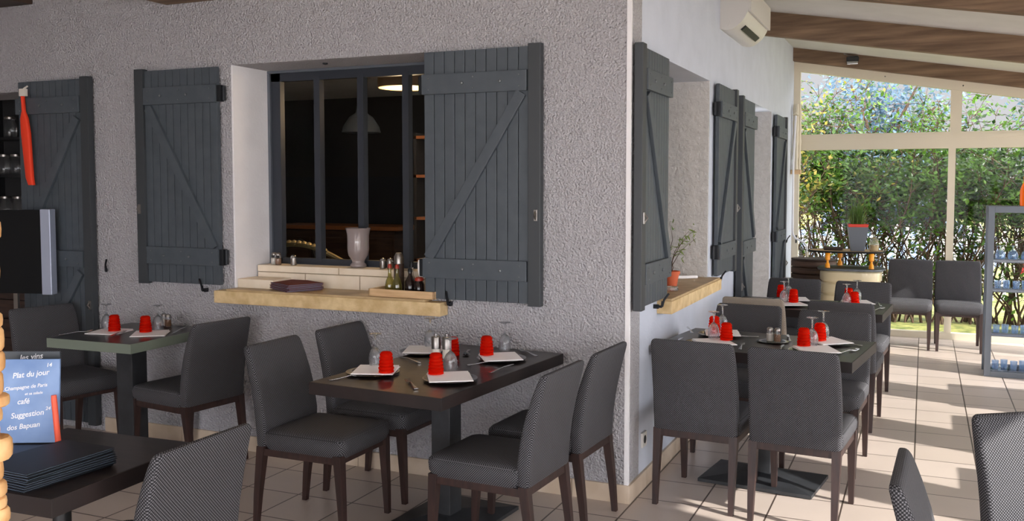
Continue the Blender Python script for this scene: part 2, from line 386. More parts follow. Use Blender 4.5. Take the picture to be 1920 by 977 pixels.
# dark steel window in the facade
f = MB(); y0, y1 = 5.0, 5.045; X0, X1 = OX0+.012, OX1-.012
f.box(X0, X0+.09, y0, y1, 1.14, OZ1).box(X1-.07, X1, y0, y1, 1.14, OZ1).box(X0, X1, y0, y1, OZ1-.07, OZ1).box(X0, X1, y0, y1, 1.145, 1.185)
for xm in (-3.533, -3.21, -2.89): f.box(xm-.022, xm+.022, y0-.005, y1, 1.17, OZ1-.05)
o = struct(f, 'window_1', 'frame_dark')
for a, c in ((-3.83, -3.555), (-3.511, -3.232), (-3.188, -2.912), (-2.868, -2.63)): MB().box(a-.01, c+.01, 5.02, 5.026, 1.17, 2.34).build('pane', 'pane', o)
MB().box(X0, X0+.02, 4.985, 5.0, 1.15, 2.37).box(X0, X1, 4.985, 5.0, 2.372, 2.388).build('frame_bead', 'grey', o)
# inner room seen through the glass
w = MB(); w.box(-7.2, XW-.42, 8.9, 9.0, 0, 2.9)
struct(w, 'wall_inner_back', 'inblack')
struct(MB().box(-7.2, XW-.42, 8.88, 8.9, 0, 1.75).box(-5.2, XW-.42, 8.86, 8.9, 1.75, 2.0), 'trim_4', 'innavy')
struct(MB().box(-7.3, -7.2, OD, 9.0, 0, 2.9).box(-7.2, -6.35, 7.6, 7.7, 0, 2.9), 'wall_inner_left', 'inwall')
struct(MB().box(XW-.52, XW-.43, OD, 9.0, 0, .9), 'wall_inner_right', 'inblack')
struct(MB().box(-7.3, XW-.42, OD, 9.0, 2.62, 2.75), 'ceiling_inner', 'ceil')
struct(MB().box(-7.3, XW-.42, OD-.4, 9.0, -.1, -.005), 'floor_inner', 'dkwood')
# end glazing
fr = MB(); cy0, cy1 = YE, YE+.07
def hb(x0, x1, z0, z1, d=0): fr.box(x0, x1, cy0-d, cy1, z0, z1)
hb(XW, XW+.07, 0, 3.06); hb(XW, XE, 2.05, 2.225, .02); hb(XW, XE, 0, .07, .02)
fr.box(XW, XE, cy0-.03, cy1, 2.16, 2.2)
for xm in (.262, 1.85): hb(xm-.035, xm+.035, 0, 2.1, .01)
for xm in (.29, 1.86): hb(xm-.055, xm+.055, 2.2, zc(xm)-.1)
fr.prism([(XW, 2.945), (XE, zc(XE)-.245), (XE, zc(XE)-.13), (XW, 3.06)], cy0-.02, cy1)
o = struct(fr, 'window_2', 'cream')
for a, c in ((XW+.06, .24), (.29, 1.83), (1.87, XE)):
    MB().box(a, c, YE+.03, YE+.036, .05, 2.07).build('pane', 'pane', o)
    MB().prism([(a, 2.2), (c, 2.2), (c, zc(c)-.2), (a, zc(a)-.2)], YE+.03, YE+.036).build('pane', 'pane', o)
g = MB()
for xx in (-.42, .35, 1.1): g.lathe([(.008, -.006), (.008, .0)], (0, 0, 0), 8, M.Translation((xx, YE-.02, zc(xx)-.19)) @ M.Rotation(pi/2, 4, 'X'))
g.build('screw_head', 'iron', o)
MB().box(XW+.045, XW+.06, YE-.006, YE, 1.0, 1.09).build('latch', 'black', o)
# glazed side wall with wide piers, low roof edge above
PH = 1.36
k = 0; piers = []
y = 8.42
while y > -3: piers.append(y); y -= PH
for i, y in enumerate([9.85]+piers):
    struct(MB().box(XE, XE+.06, y, y+.52, 0, 2.42), 'trim_%d' % (5+i), 'cream')
struct(MB().box(XE, XE+.07, -3.2, YE+.07, zc(XE)-.16, zc(XE)), 'trim_40', 'cream')
struct(MB().box(XE, XE+.07, -3.2, YE+.07, 0, .05), 'trim_41', 'cream')
o = struct(MB().box(XE+.0, XE+.05, -3.2, -3.15, 0, 2.4), 'window_4', 'cream')
MB().box(XE+.03, XE+.034, -3.15, YE, .05, 2.4).build('pane', 'pane', o)

# ceiling beams
def beam(y, h, lab, x0=XW, depth=.09, d0=0):
    n = thing('ceiling_beam', (x0, y, zc(x0)), 0, lab, 'beam')
    L = XE+.3-x0
    MB().prism([(0, -d0), (L, SL*L-d0), (L, SL*L-h), (0, -h)], 0, depth).build('timber', 'wood', n)
    return n
beam(YE-.12, .145, 'sloping brown timber beam running along the top of the glazed end wall', depth=.1)
beam(8.55, .205, 'long weathered brown timber beam crossing the sloping ceiling from the air conditioner')
beam(6.35, .205, 'brown timber beam cut off by the top right corner of the photo')
for y in (4.1, 1.9, -.4): beam(y, .205, 'brown timber beam across the sloping ceiling above the camera').__setitem__('group', 'overhead beams')
o = MB().box(-4.42, -3.9, 4.1, YF, 2.79, ZC, bev=.01).build('ceiling_beam', 'wood'); tag(o, 'pale timber beam end touching the top edge above the closed-back shutter', 'beam')
o = MB().box(-5.95, -5.6, 4.1, YF, 2.885, ZC, bev=.01).build('ceiling_beam', 'dkwood'); tag(o, 'dark timber beam end at the top left corner of the photo', 'beam')

# ---------------------------------------------------------------- shutters
def shutter(W_, H_, bars, braces, hand, studs=True, planks=10):
    """origin at hinge foot, leaf extends along +x*hand, face towards -y"""
    r = thing('shutter'); r['category'] = 'shutter'
    X = lambda a: a*hand
    def bx(mb, a, b, y0, y1, z0, z1, bev=.003): mb.box(min(X(a), X(b)), max(X(a), X(b)), y0, y1, z0, z1, bev=bev); return mb
    pb = MB(); pw = (W_-.07)/planks
    for i in range(planks): bx(pb, i*pw+.0015, (i+1)*pw-.0015, -.045, -.02, .012, H_-.012, .004)
    bx(pb, .002, W_-.06, -.03, -.018, .02, H_-.02, 0)
    pb.build('plank_panel', 'slate', r)
    bx(MB(), W_-.072, W_, -.062, -.016, 0, H_, .004).build('edge_strip', 'slate2', r)
    for zb in bars:
        cb = bx(MB(), -.004, W_-.078, -.068, -.045, zb-.055, zb+.055, .005).build('crossbar', 'slate', r)
        if studs:
            s = MB()
            for i in range(3):
                for dz in (-.03, .03):
                    s.lathe([(.0045, 0), (.004, .003), (0, .005)], (0, 0, 0), 8, M.Translation((X(.04+i*(W_-.16)/2), -.068, zb+dz)) @ M.Rotation(pi/2, 4, 'X'))
                if i: s.lathe([(.009, 0), (.008, .006), (0, .009)], (0, 0, 0), 8, M.Translation((X(.02+i*(W_-.16)/2.4), -.068, zb)) @ M.Rotation(pi/2, 4, 'X'))
            s.build('studs', 'stud', cb)
    for z0, z1 in braces:       # from hinge low z0 up to outer z1
        a, b = V((X(.02), 0, z0)), V((X(W_-.10), 0, z1)); d = b-a; L = d.length
        T = M.Translation(a) @ M.Rotation(-math.atan2(d.z, d.x), 4, 'Y')
        wd = .03
        e = MB().box(.02, L-.02, -.066, -.045, -wd, wd, T, .004); e.build('brace', 'slate', r)
    for zb in bars: # hinge knuckles
        h = MB(); h.box(min(X(-.03), X(.01)), max(X(-.03), X(.01)), -.055, -.015, zb-.05, zb+.05, bev=.004)
        h.tube([(X(-.035), -.022, zb-.045), (X(-.035), -.022, zb+.045)], .012).build('hinge', 'iron', r)
    zl = H_*.35
    MB().box(min(X(W_-.035), X(W_-.015)), max(X(W_-.035), X(W_-.015)), -.07, -.062, zl-.03, zl+.03, bev=.002).tube([(X(W_-.025), -.07, zl+.02), (X(W_-.025), -.085, zl), (X(W_-.025), -.07, zl-.02)], .005).build('latch', 'brush', r)
    return r
def stay(x, y, z, ang, lab):
    o = MB().tube([(0, .02, -.0), (0, -.045, 0), (0, -.052, .03)], .008).tube([(0, -.05, .0), (.0, -.06, .04), (.01, -.085, .075)], .006).box(-.006, .006, -.03, .02, -.012, .012)
    o = o.build('shutter_stay', 'iron', smooth=True); o.location = (x, y, z); o.rotation_euler = (0, 0, ang); tag(o, lab, 'shutter stay')
BR, BZ = (.185, 1.195), (.235, 1.145)
s = shutter(.70, 1.385, BR, [(.225, 1.15)], 1); s.location = (-2.545, YF, 1.01); tag(s, 'large slate grey wooden shutter folded open to the right of the facade window')
s = shutter(.655, 1.37, BR, [(.225, 1.14)], -1); s.location = (-3.99, YF, 1.022); tag(s, 'slate grey wooden shutter on the facade left of the white window reveal')
s = shutter(.665, 2.33, (.2, 1.12, 2.15), [(.25, 1.05), (1.18, 2.08)], 1); s.location = (-5.715, YF, .04); tag(s, 'tall dark slate door shutter at the far left doorway')
for n_, (hy, z0, H_, hand, lab, bars, br) in enumerate((
    (5.26, 1.005, 1.37, -1, 'slate grey shutter on the side wall nearest the white corner', BR, [(.225, 1.14)]),
    (6.68, .995, 1.385, 1, 'slate grey shutter just beyond the side wall ledge', BR, [(.225, 1.15)]),
    (8.2, .03, 2.33, -1, 'tall slate door shutter left of the side wall doorway', (.2, 1.12, 2.15), [(.25, 1.05), (1.18, 2.08)]),
    (9.52, .03, 2.33, 1, 'farthest tall slate door shutter, close to the glazed end wall', (.2, 1.12, 2.15), [(.25, 1.05), (1.18, 2.08)]))):
    s = shutter(.60 if n_ == 0 else .66, H_, bars, br, hand); s.location = (XW, hy, z0); s.rotation_euler = (0, 0, pi/2); tag(s, lab)
stay(-2.40, YF, .995, 0, 'black iron shutter stay below the large facade shutter')
stay(-4.13, YF, .995, 0, 'black iron shutter stay below the left facade shutter')
stay(-4.985, YF, 1.09, R(40), 'black iron hook on the wall right of the doorway shutter')
stay(XW, 5.13, .975, pi/2, 'black iron shutter stay left of the side wall ledge end')
stay(XW, 6.78, .965, pi/2, 'black iron shutter stay right of the side wall ledge')
stay(XW, 10.3, 1.05, pi/2, 'black iron wall hook beside the farthest shutter')
o = MB().lathe([(.016, 0), (.016, .008), (0, .012)], (0, 0, 0), 12, M.Rotation(pi, 4, 'X')).build('ceiling_hook', 'iron', loc=(-3.33, 4.8, OZ1)); tag(o, 'small dark round stud in the lintel above the facade window', 'stud')

# ---------------------------------------------------------------- chairs
def make_chair(mat='fab'):
    r = thing('dining_chair'); r['category'] = 'chair'
    def cy(z): return -.205-.095*max(0, (z-.47)/.41)**1.6
    rings = []
    for z, w, t in ((.392, .425, .045), (.40, .435, .055), (.5, .44, .062), (.6, .44, .06), (.7, .438, .055), (.78, .434, .048), (.83, .43, .042), (.855, .424, .037), (.866, .41, .03), (.872, .39, .02)):
        rings.append([(x, y, z) for x, y in rrect(w, t, min(.018, t*.45), 3, 0, cy(z))])
    MB().loft(rings).build('backrest', mat, r, smooth=50)
    rings = []
    for z, w, d in ((.372, .40, .41), (.385, .425, .44), (.41, .445, .465), (.44, .45, .47), (.458, .443, .463), (.47, .42, .44), (.478, .36, .38), (.482, .25, .27), (.483, .1, .1)):
        rings.append([(x, y, z) for x, y in rrect(w, d, min(.045, w*.3), 4, 0, .035)])
    MB().loft(rings).build('seat', mat, r, smooth=60)
    fm = MB(); fm.box(-.2, .2, -.225, -.19, .355, .40, bev=.003).box(-.19, .19, .215, .24, .35, .385, bev=.003).box(-.212, -.185, -.2, .22, .35, .385, bev=.003).box(.185, .212, -.2, .22, .35, .385, bev=.003)
    fm.build('seat_frame', 'leg', r)
    def leg(x, y0, y1):
        def q(cx, cy_, z, s): return [(cx-s, cy_-s, z), (cx+s, cy_-s, z), (cx+s, cy_+s, z), (cx-s, cy_+s, z)]
        MB().loft([q(x, y1, 0, .0125), q(x, y0*.3+y1*.7, .15, .016), q(x, y0, .395, .0215)]).build('leg', 'leg', r)
    for sgn in (-1, 1): leg(sgn*.198, -.205, -.25); leg(sgn*.198, .232, .252)
    return r
def chair(x, y, facing, label, group='charcoal dining chairs', key='chair', mat='fab'):
    """facing in degrees: 0 = +x, 90 = +y"""
    return place(lambda: make_chair(mat), (x, y, 0), R(facing-90), label, 'chair', group, key)
chair(-4.93, 4.27, -12, 'charcoal chair in the shadow at the far left, left of the small table')
chair(-4.0, 4.33, 172, 'charcoal chair with its back to the photo centre, right of the far left table')
chair(-2.70, 3.83, 0, 'charcoal woven chair at the near left side of the four-seat table, seat fully in view')
chair(-2.68, 4.385, -2, 'charcoal chair between the facade and the left end of the four-seat table')
chair(-1.695, 3.77, 177, 'charcoal woven chair at the near right side of the four-seat table')
chair(-1.665, 4.33, 177, 'charcoal chair squeezed between the facade corner and the four-seat table')
chair(-2.315, 2.25, 180, 'woven chair back in the bottom left foreground beside the menu table')
chair(-1.03, 4.94, 86, 'charcoal chair seen from behind next to the white corner, left of its pair')
chair(-.53, 4.88, 85, 'charcoal chair seen from behind, right of its pair at the near side table')
chair(-1.06, 5.955, -95, 'charcoal chair facing the camera against the side wall, in front of the beige chair')
chair(-.51, 5.82, -94, 'charcoal chair facing the camera behind the pair of wine glasses, at the aisle')
chair(-1.06, 6.93, 87, 'beige grey woven chair, the only light one, seen from behind', 'beige dining chair', 'chair_beige', 'fab2')
chair(-.475, 6.92, 86, 'charcoal chair back at the aisle, directly behind the camera-facing aisle chair')
chair(-1.0, 7.88, -94, 'charcoal chair facing the camera in front of the wooden tub')
chair(-.455, 7.82, -94, 'charcoal chair facing the camera in front of the cream drinks trolley')
chair(-.12, 10.5, -91, 'charcoal chair against the glazed end wall, beside the trolley')
chair(.345, 10.5, -89, 'charcoal chair against the glazed end wall, beside the grey rack')
chair(.25, 2.79, -2, 'charcoal chair backrest seen edge on at the bottom right of the photo')
chair(.51, 3.40, -55, 'sunlit woven chair back cut off by the right edge of the photo')

# ---------------------------------------------------------------- tables
def table(x, y, w, d, rz, label, edge='table_edge', pole=.1, base=(.62, .42), th=.055, h=.775, round_pole=False, prz=0):
    r = thing('dining_table', (x, y, 0), rz, label, 'table')
    MB().box(-w/2+.004, w/2-.004, -d/2+.004, d/2-.004, h-.012, h, bev=.0015).build('tabletop', 'table', r)
    MB().box(-w/2, w/2, -d/2, d/2, h-th, h-.0005, bev=.002).build('edge_band', edge, r)
    if round_pole: MB().lathe([(.028, .02), (.028, h-th)], (0, 0, 0), 16).build('pole', 'black', r, smooth=True)
    else: MB().box(-pole/2, pole/2, -pole/2, pole/2, .03, h-th, bev=.004).build('pole', 'castiron', r)
    a, b_ = base[0]/2, base[1]/2; q = lambda s, z: [(-a*s, -b_*s, z), (a*s, -b_*s, z), (a*s, b_*s, z), (-a*s, b_*s, z)]
    MB().loft([q(1, .004), q(1, .022), q(.22, .062)]).build('base', 'castiron', r)
    return r
table(-2.105, 4.015, .70, 1.19, R(-4.5), 'dark brown four-seat table against the facade, laid with four red tumblers', pole=.105, base=(.45, .66))
table(-4.32, 4.2, .62, .66, R(2), 'square dark table with the light on its edge painted grey at the far left', edge='edge_band', pole=.12, base=(.45, .45))
table(-.79, 5.325, 1.055, .72, R(-6.5), 'dark table against the side wall nearest the camera')
table(-.765, 7.20, 1.10, .68, R(-4), 'second dark table along the side wall, behind the beige chair')
t_ = table(-2.52, 2.145, .58, .62, R(3), 'dark table in the bottom left corner carrying stacked black menus', round_pole=True, base=(.4, .4)); t_.name = 'menu_table'
for y, w_ in ((5.2, 'nearest the camera'), (6.58, 'in the middle of the row'), (7.76, 'farthest down the row')): tag(table(1.92, y, .86, .85, 0, 'dark table along the glazed side wall, '+w_, 'table_edge'), group='tables of the window row')

# ---------------------------------------------------------------- table settings
def make_wine():
    p = [(0, .150), (.030, .1495), (.031, .1475), (.012, .144), (.0045, .137), (.0038, .11), (.0042, .092), (.009, .086), (.021, .075), (.0285, .058), (.0315, .04), (.031, .02), (.028, 0), (.0268, 0), (.0296, .02), (.030, .04), (.027, .057), (.019, .074), (.006, .083), (0, .084)]
    r = MB().lathe(p, n=28).build('wine_glass', 'glass', smooth=70); r['category'] = 'wine glass'; return r
def make_tumbler():
    p = [(0, .094), (.020, .094), (.0245, .091)]
    for i in range(5):
        z = .088-i*.0155; r0 = .0252+i*.0017
        p += [(r0, z), (r0+.0034, z-.0035), (r0+.0042, z-.0075), (r0+.0032, z-.0115), (r0+.0002, z-.0145)]
    p += [(.0345, .008), (.035, 0), (.0325, 0), (.0315, .01), (.026, .084), (0, .086)]
    r = MB().lathe(p, n=28).build('red_tumbler', 'red', smooth=60); r['category'] = 'tumbler'; return r
def make_napkin():
    m = MB(); a = .098; T = M.Identity(4)
    m.box(-a, a, -a, a, 0, .002, bev=.0006)
    m.loft([[(-a+.002, -a+.002, .002), (a-.002, -a+.004, .002), (a-.002, -a+.004, .0035), (-a+.002, -a+.002, .0035)], [(-a+.004, a-.004, .0022), (a-.006, a-.002, .0022), (a-.006, a-.002, .009), (-a+.004, a-.004, .009)]])
    r = m.build('paper_napkin', 'napkin'); r['category'] = 'napkin'; return r
def make_plate():
    p = [(0, .004), (.07, .004), (.085, .006), (.122, .014), (.125, .0135), (.122, .0115), (.086, .003), (.07, .0), (0, 0)]
    r = MB().lathe(p, n=48).build('black_plate', 'blackgloss', smooth=50); r['category'] = 'plate'; return r
def handle(m, L):
    rings = []
    for t, w, h_, z in ((0, .009, .003, .003), (.15, .0095, .0035, .003), (.5, .006, .004, .005), (.85, .0035, .004, .009), (1, .0035, .0035, .009)):
        rings.append([(x, t*L, z_) for x, z_ in rrect(w*2, h_, .0015, 2, 0, z)])
    m.loft(rings); return m
def make_fork():
    m = handle(MB(), .12)
    m.loft([[(x, y, z+dz) for x, z in rrect(w, .003, .001, 2, 0, 0)] for y, w, dz in ((.118, .007, .009), (.132, .018, .006), (.146, .024, .004))])
    for i in range(4):
        x = -.0096+i*.0064; m.tube([(x, .145, .004), (x, .165, .0035), (x, .192, .009)], [.0016, .0014, .0009], 6)
    r = m.build('fork', 'steel', smooth=50); r['category'] = 'fork'; return r
def make_knife():
    m = handle(MB(), .11)
    m.loft([[(x, y, z) for x, z in ((-w, .009-h_), (w*.3, .009-h_), (w*.3+.0003, .009+h_), (-w, .009+h_))] for y, w, h_ in ((.108, .004, .0015), (.13, .010, .001), (.19, .011, .0008), (.215, .003, .0006))])
    r = m.build('knife', 'steel', smooth=50); r['category'] = 'knife'; return r
def make_spoon():
    m = handle(MB(), .12); vs = []
    rings = []
    for t in range(9):
        a = t/8; y = .116+.062*a; w = .019*math.sqrt(max(.03, 1-(2*a-1)**2)); z = .009-.007*sin(pi*a)
        rings.append([(-w, y, z+.003), (-w*.5, y, z-.001), (0, y, z-.003), (w*.5, y, z-.001), (w, y, z+.003), (w*.5, y, z+.0005), (0, y, z-.0015), (-w*.5, y, z+.0005)])
    m.loft(rings); r = m.build('spoon', 'steel', smooth=60); r['category'] = 'spoon'; return r
TT = .775
def put(maker, x, y, z, rz, lab, grp): return place(maker, (x, y, z), R(rz), lab, None, grp)
def setting(name, plate, pz, napkin, glass, tumbler, fork, knife, grp='table settings'):
    z = TT
    if plate: put(make_plate, plate[0], plate[1], z, 0, 'round black plate under the napkin '+name, 'black plates under napkins')
    put(make_napkin, napkin[0], napkin[1], z+(.0145 if plate else .001), napkin[2], 'white square paper napkin '+name, 'white paper napkins')
    zz = z+.0255
    put(make_wine, glass[0], glass[1], glass[2] if len(glass) > 2 else z+.001, 0, 'upside-down wine glass '+name, 'upside-down wine glasses')
    put(make_tumbler, tumbler[0], tumbler[1], tumbler[2] if len(tumbler) > 2 else z+.001, random.uniform(0, 60), 'upturned ribbed red tumbler '+name, 'upturned red tumblers')
    if fork: put(make_fork, fork[0], fork[1], z+.002, fork[2], 'steel fork '+name, 'steel forks')
    if knife: put(make_knife, knife[0], knife[1], z+.002, knife[2], 'steel knife '+name, 'steel knives')
NZ = TT+.025
setting('at the near left seat of the four-seat table', (-2.335, 3.72), 0, (-2.325, 3.73, 20), (-2.37, 3.80, NZ), (-2.235, 3.675, NZ), (-2.43, 3.50, -28), None)
setting('at the near right seat of the four-seat table', (-1.935, 3.73), 0, (-1.935, 3.725, 32), (-1.985, 3.83, NZ), (-2.01, 3.735, NZ), (-1.98, 3.50, 42), (-1.84, 3.94, -10))
setting('at the far left seat of the four-seat table', (-2.385, 4.30), 0, (-2.385, 4.30, 20), (-2.385, 4.37, NZ), (-2.215, 4.30), (-2.26, 4.03, 62), None)
setting('at the far right seat of the four-seat table', (-1.93, 4.28), 0, (-1.93, 4.27, 35), (-1.965, 4.40, NZ), (-2.005, 4.265, NZ), (-1.80, 4.43, 50), (-2.02, 4.07, -40))
setting('at the left seat of the far left table', None, 0, (-4.45, 4.16, 10), (-4.525, 4.21, TT+.011), (-4.42, 4.17, TT+.011), (-4.62, 3.95, -18), None)
setting('at the right seat of the far left table', None, 0, (-4.17, 4.2, 35), (-4.205, 4.30, TT+.011), (-4.215, 4.21, TT+.011), (-4.30, 4.02, 20), (-4.05, 4.25, 20))
setting('at the near wall seat of the nearest side table', (-1.08, 5.16), 0, (-1.04, 5.15, 30), (-1.06, 5.235, NZ), (-.985, 5.215, NZ), (-.88, 5.04, 5), (-1.24, 5.06, 0))
setting('at the far wall seat of the nearest side table', (-1.08, 5.50), 0, (-1.06, 5.49, 15), (-1.075, 5.56, NZ), (-1.10, 5.45, NZ), (-.86, 5.52, 120), (-1.24, 5.5, 20))
setting('at the near aisle seat of the nearest side table', (-.52, 5.13), 0, (-.50, 5.13, 25), (-.53, 5.21, NZ), (-.57, 5.19, NZ), (-.40, 5.12, -30), (-.68, 5.05, 0))
setting('at the far aisle seat of the nearest side table', (-.50, 5.43), 0, (-.47, 5.44, 40), (-.50, 5.50, NZ), (-.51, 5.41, NZ), (-.29, 5.43, 70), (-.67, 5.42, 10))
setting('at the near wall seat of the second side table', (-.90, 7.08), 0, (-.87, 7.06, 30), (-.925, 7.10, NZ), (-.86, 7.12, NZ), (-.72, 7.0, 5), None)
setting('at the far wall seat of the second side table', (-.93, 7.37), 0, (-.88, 7.37, 15), (-.935, 7.42, NZ), (-.985, 7.40, NZ), (-.72, 7.3, 40), None)
setting('at the near aisle seat of the second side table', (-.46, 7.06), 0, (-.44, 7.04, 20), (-.49, 7.09, NZ), (-.44, 7.12, NZ), (-.31, 7.0, -20), None)
setting('at the far aisle seat of the second side table', (-.45, 7.35), 0, (-.43, 7.35, 20), (-.44, 7.40, NZ), (-.495, 7.37, NZ), (-.27, 7.3, 10), None)
put(make_spoon, -2.20, 4.46, TT+.002, 200, 'steel spoon behind the two pepper mills', 'steel spoons')
put(make_spoon, -2.03, 3.98, TT+.002, 30, 'steel spoon right of the two pepper mills', 'steel spoons')
def make_mill():
    r = thing('pepper_mill'); r['category'] = 'pepper mill'
    MB().lathe([(.0225, 0), (.0225, .045), (.0215, .047)], n=24).build('glass_body', 'salt', r, smooth=40)
    MB().lathe([(.0235, .047), (.0235, .105), (.021, .109), (.0, .11)], n=24).build('steel_cap', 'brush', r, smooth=40)
    MB().lathe([(.006, .109), (.006, .114), (.009, .117), (.009, .124), (.0, .126)], n=16).build('knob', 'steel', r, smooth=40)
    return r
put(make_mill, -2.262, 4.205, TT, 0, 'left one of the two steel mills on the four-seat table', 'steel mills')
put(make_mill, -2.205, 4.215, TT, 0, 'right one of the two steel mills on the four-seat table', 'steel mills')
def make_cruet(fill):
    r = thing('shaker'); r['category'] = 'shaker'
    MB().lathe([(0, .001), (.018, .001), (.0205, .01), (.019, .045), (.015, .062), (.015, .066)], n=12).build('glass_jar', 'glass', r, smooth=50)
    MB().lathe([(0, .003), (.0165, .003), (.0185, .01), (.0165, .042), (0, .043)], n=12).build('filling', fill, r, smooth=50)
    MB().lathe([(.0165, .062), (.0165, .072), (.012, .078), (0, .08)], n=16).build('cap', 'brush', r, smooth=40)
    return r
def shaker(x, y, z, fill, lab): return place(lambda: make_cruet(fill), (x, y, z), 0, lab, 'shaker', 'small glass shakers', 'sh'+fill)
for i, (x, y, z, w) in enumerate(((-4.335, 4.485, TT, 'on the far left table'), (-.775, 5.385, TT+.004, 'in the dish of the nearest side table'), (-3.80, 4.89, 1.147, 'at the left end of the tiled step'))):
    shaker(x, y, z, 'salt', 'glass salt shaker, white filling, '+w); shaker(x+.042, y-.012, z, 'pepper', 'glass pepper shaker, brown filling, '+w)
o = MB().lathe([(0, .004), (.06, .004), (.085, .007), (.088, .006), (.06, 0), (0, 0)], n=40).build('shaker_dish', 'blackgloss', smooth=50); o.location = (-.76, 5.39, TT); tag(o, 'shallow black dish under the salt and pepper on the nearest side table', 'dish')
def make_steelpot():
    r = thing('steel_shaker'); r['category'] = 'shaker'
    MB().lathe([(0, 0), (.018, 0), (.019, .004), (.019, .045)], n=20).build('body', 'brush', r, smooth=40)
    MB().lathe([(.0195, .045), (.018, .056), (.012, .063), (0, .065)], n=20).build('lid', 'steel', r, smooth=60)
    return r
for x, y, w in ((-3.655, 4.90, 'just right of the two glass shakers on the tiled step'), (-3.01, 4.92, 'left one of the pair right of the vase'), (-2.965, 4.93, 'right one of the pair beside the vase')):
    place(make_steelpot, (x, y, 1.147), 0, 'small domed steel shaker, '+w, 'shaker', 'steel shakers on the tiled step')

# ---------------------------------------------------------------- on the ledges
p = [(0, 0), (.045, 0), (.052, .006), (.05, .018), (.038, .03), (.042, .045), (.062, .075), (.068, .11), (.067, .16), (.068, .2), (.076, .235), (.081, .243), (.076, .244), (.066, .225), (.06, .16), (.055, .08), (.0, .06)]
o = MB().lathe(p, n=40).build('vase', 'vase', smooth=60, loc=(-3.205, 4.95, 1.147)); tag(o, 'tall glazed greyish pink vase on the tiled step in front of the glass', 'vase')
def menu_stack(n, x, y, z, w, d, t, rz, kind, matc, lab, grp, jit=.006):
    for i in range(n):
        a = rz+random.uniform(-2.5, 2.5)
        def mk():
            r = thing(kind); r['category'] = 'menu'
            MB().box(-w/2, w/2, -d/2, d/2, 0, t*.28, bev=.0005).box(-w/2, w/2, -d/2, d/2, t*.72, t, bev=.0005).box(-w/2, -w/2+.004, -d/2, d/2, .0, t, bev=.0005).build('cover', matc, r)
            MB().box(-w/2+.006, w/2-.006, -d/2+.004, d/2-.004, t*.3, t*.7).build('pages', 'page', r)
            return r
        od = ['topmost', 'second from the top', 'third from the top', 'fourth from the top', 'fourth from the bottom', 'third from the bottom', 'second from the bottom', 'lowest']
        pos = od[n-1-i] if n == 8 or n-1-i < 3 else od[7-i]
        place(mk, (x+random.uniform(-jit, jit), y+random.uniform(-jit, jit), z+i*t*1.02), R(a), lab % pos, 'menu', grp, key=kind)
menu_stack(6, -3.52, 4.725, 1.0185, .31, .23, .0072, -28, 'burgundy_menu', 'burg', 'burgundy leather menu in the stack on the long ledge, %s', 'burgundy menus on the ledge')
menu_stack(8, -2.425, 2.02, TT+.0005, .22, .31, .0066, -3, 'black_menu', 'menu', 'black menu cover in the stack on the menu table, %s', 'black menus on the menu table')
r = thing('wooden_tray', (-2.70, 4.72, 1.019), R(-3), 'pale wooden tray of oil and sauce bottles on the long ledge', 'tray')
MB().box(-.20, .22, -.115, .13, 0, .008).build('tray_floor', 'dkwood', r)
MB().box(-.21, .23, -.125, -.113, 0, .042, bev=.002).box(-.21, .23, .128, .14, 0, .042, bev=.002).box(-.21, -.198, -.125, .14, 0, .042, bev=.002).box(.218, .23, -.125, .14, 0, .042, bev=.002).build('tray_rim', 'tray', r)
def bottle(x, y, z, prof, mat, capmat, caph, lab, name='oil_bottle', cat='bottle', rc=None):
    r = thing(name, (x, y, z), 0, lab, cat)
    MB().lathe(prof, n=20).build('body', mat, r, smooth=50)
    rt, zt = prof[-1]; rc = rc or rt*1.25
    MB().lathe([(rc, zt-.004), (rc, zt+caph*.6), (rc*.6, zt+caph), (0, zt+caph)], n=16).build('stopper', capmat, r, smooth=50)
    return r
OB = [(0, 0), (.026, 0), (.028, .006), (.028, .05), (.022, .075), (.011, .10), (.009, .135), (.0095, .15)]
TZ = 1.019+.009
bottle(-2.83, 4.70, TZ, OB, 'oil', 'rust', .02, 'clear oil bottle with a red stopper at the left end of the tray')
bottle(-2.775, 4.69, TZ, OB, 'oil', 'rust', .02, 'second clear oil bottle from the left in the tray, yellow oil')
bottle(-2.815, 4.78, TZ, [(0, 0), (.03, 0), (.03, .16), (.028, .17)], 'dkwood', 'brush', .06, 'tall pepper grinder with a steel top behind the oil bottles', 'pepper_grinder', 'pepper grinder', .029)
bottle(-2.70, 4.71, TZ, [(0, 0), (.03, 0), (.032, .01), (.032, .07), (.02, .09), (.012, .11), (.011, .13)], 'vinegar', 'iron', .018, 'squat dark vinegar bottle in the middle of the tray')
bottle(-2.735, 4.79, TZ, OB, 'glass', 'iron', .03, 'clear empty oil bottle with a dark pourer at the back of the tray')
bottle(-2.655, 4.78, TZ, [(0, 0), (.024, 0), (.027, .05), (.026, .10), (.016, .13), (.011, .155)], 'glass', 'napkin', .012, 'clear flask wrapped with a white paper at the back of the tray')
bottle(-2.63, 4.69, TZ, [(0, 0), (.028, 0), (.03, .01), (.03, .06), (.022, .075), (.02, .085)], 'vinegar', 'rust', .018, 'small dark jar with a red lid near the shutter', 'sauce_jar', 'jar')
bottle(-2.56, 4.70, TZ, [(0, 0), (.022, 0), (.022, .08), (.01, .10), (.009, .12)], 'vinegar', 'steel', .015, 'slim dark bottle at the right end of the tray beside the shutter')
o = MB().loft([[(x, y, z) for x, y in rrect(w, .012, .005, 2, dx, 0)] for z, w, dx in ((0, .03, .012), (.05, .045, .006), (.085, .035, 0), (.11, .012, -.008))]).build('folded_napkin', 'napkin', loc=(-2.655, 4.75, TZ+.085)); tag(o, 'twisted white paper standing among the bottles in the tray', 'napkin')

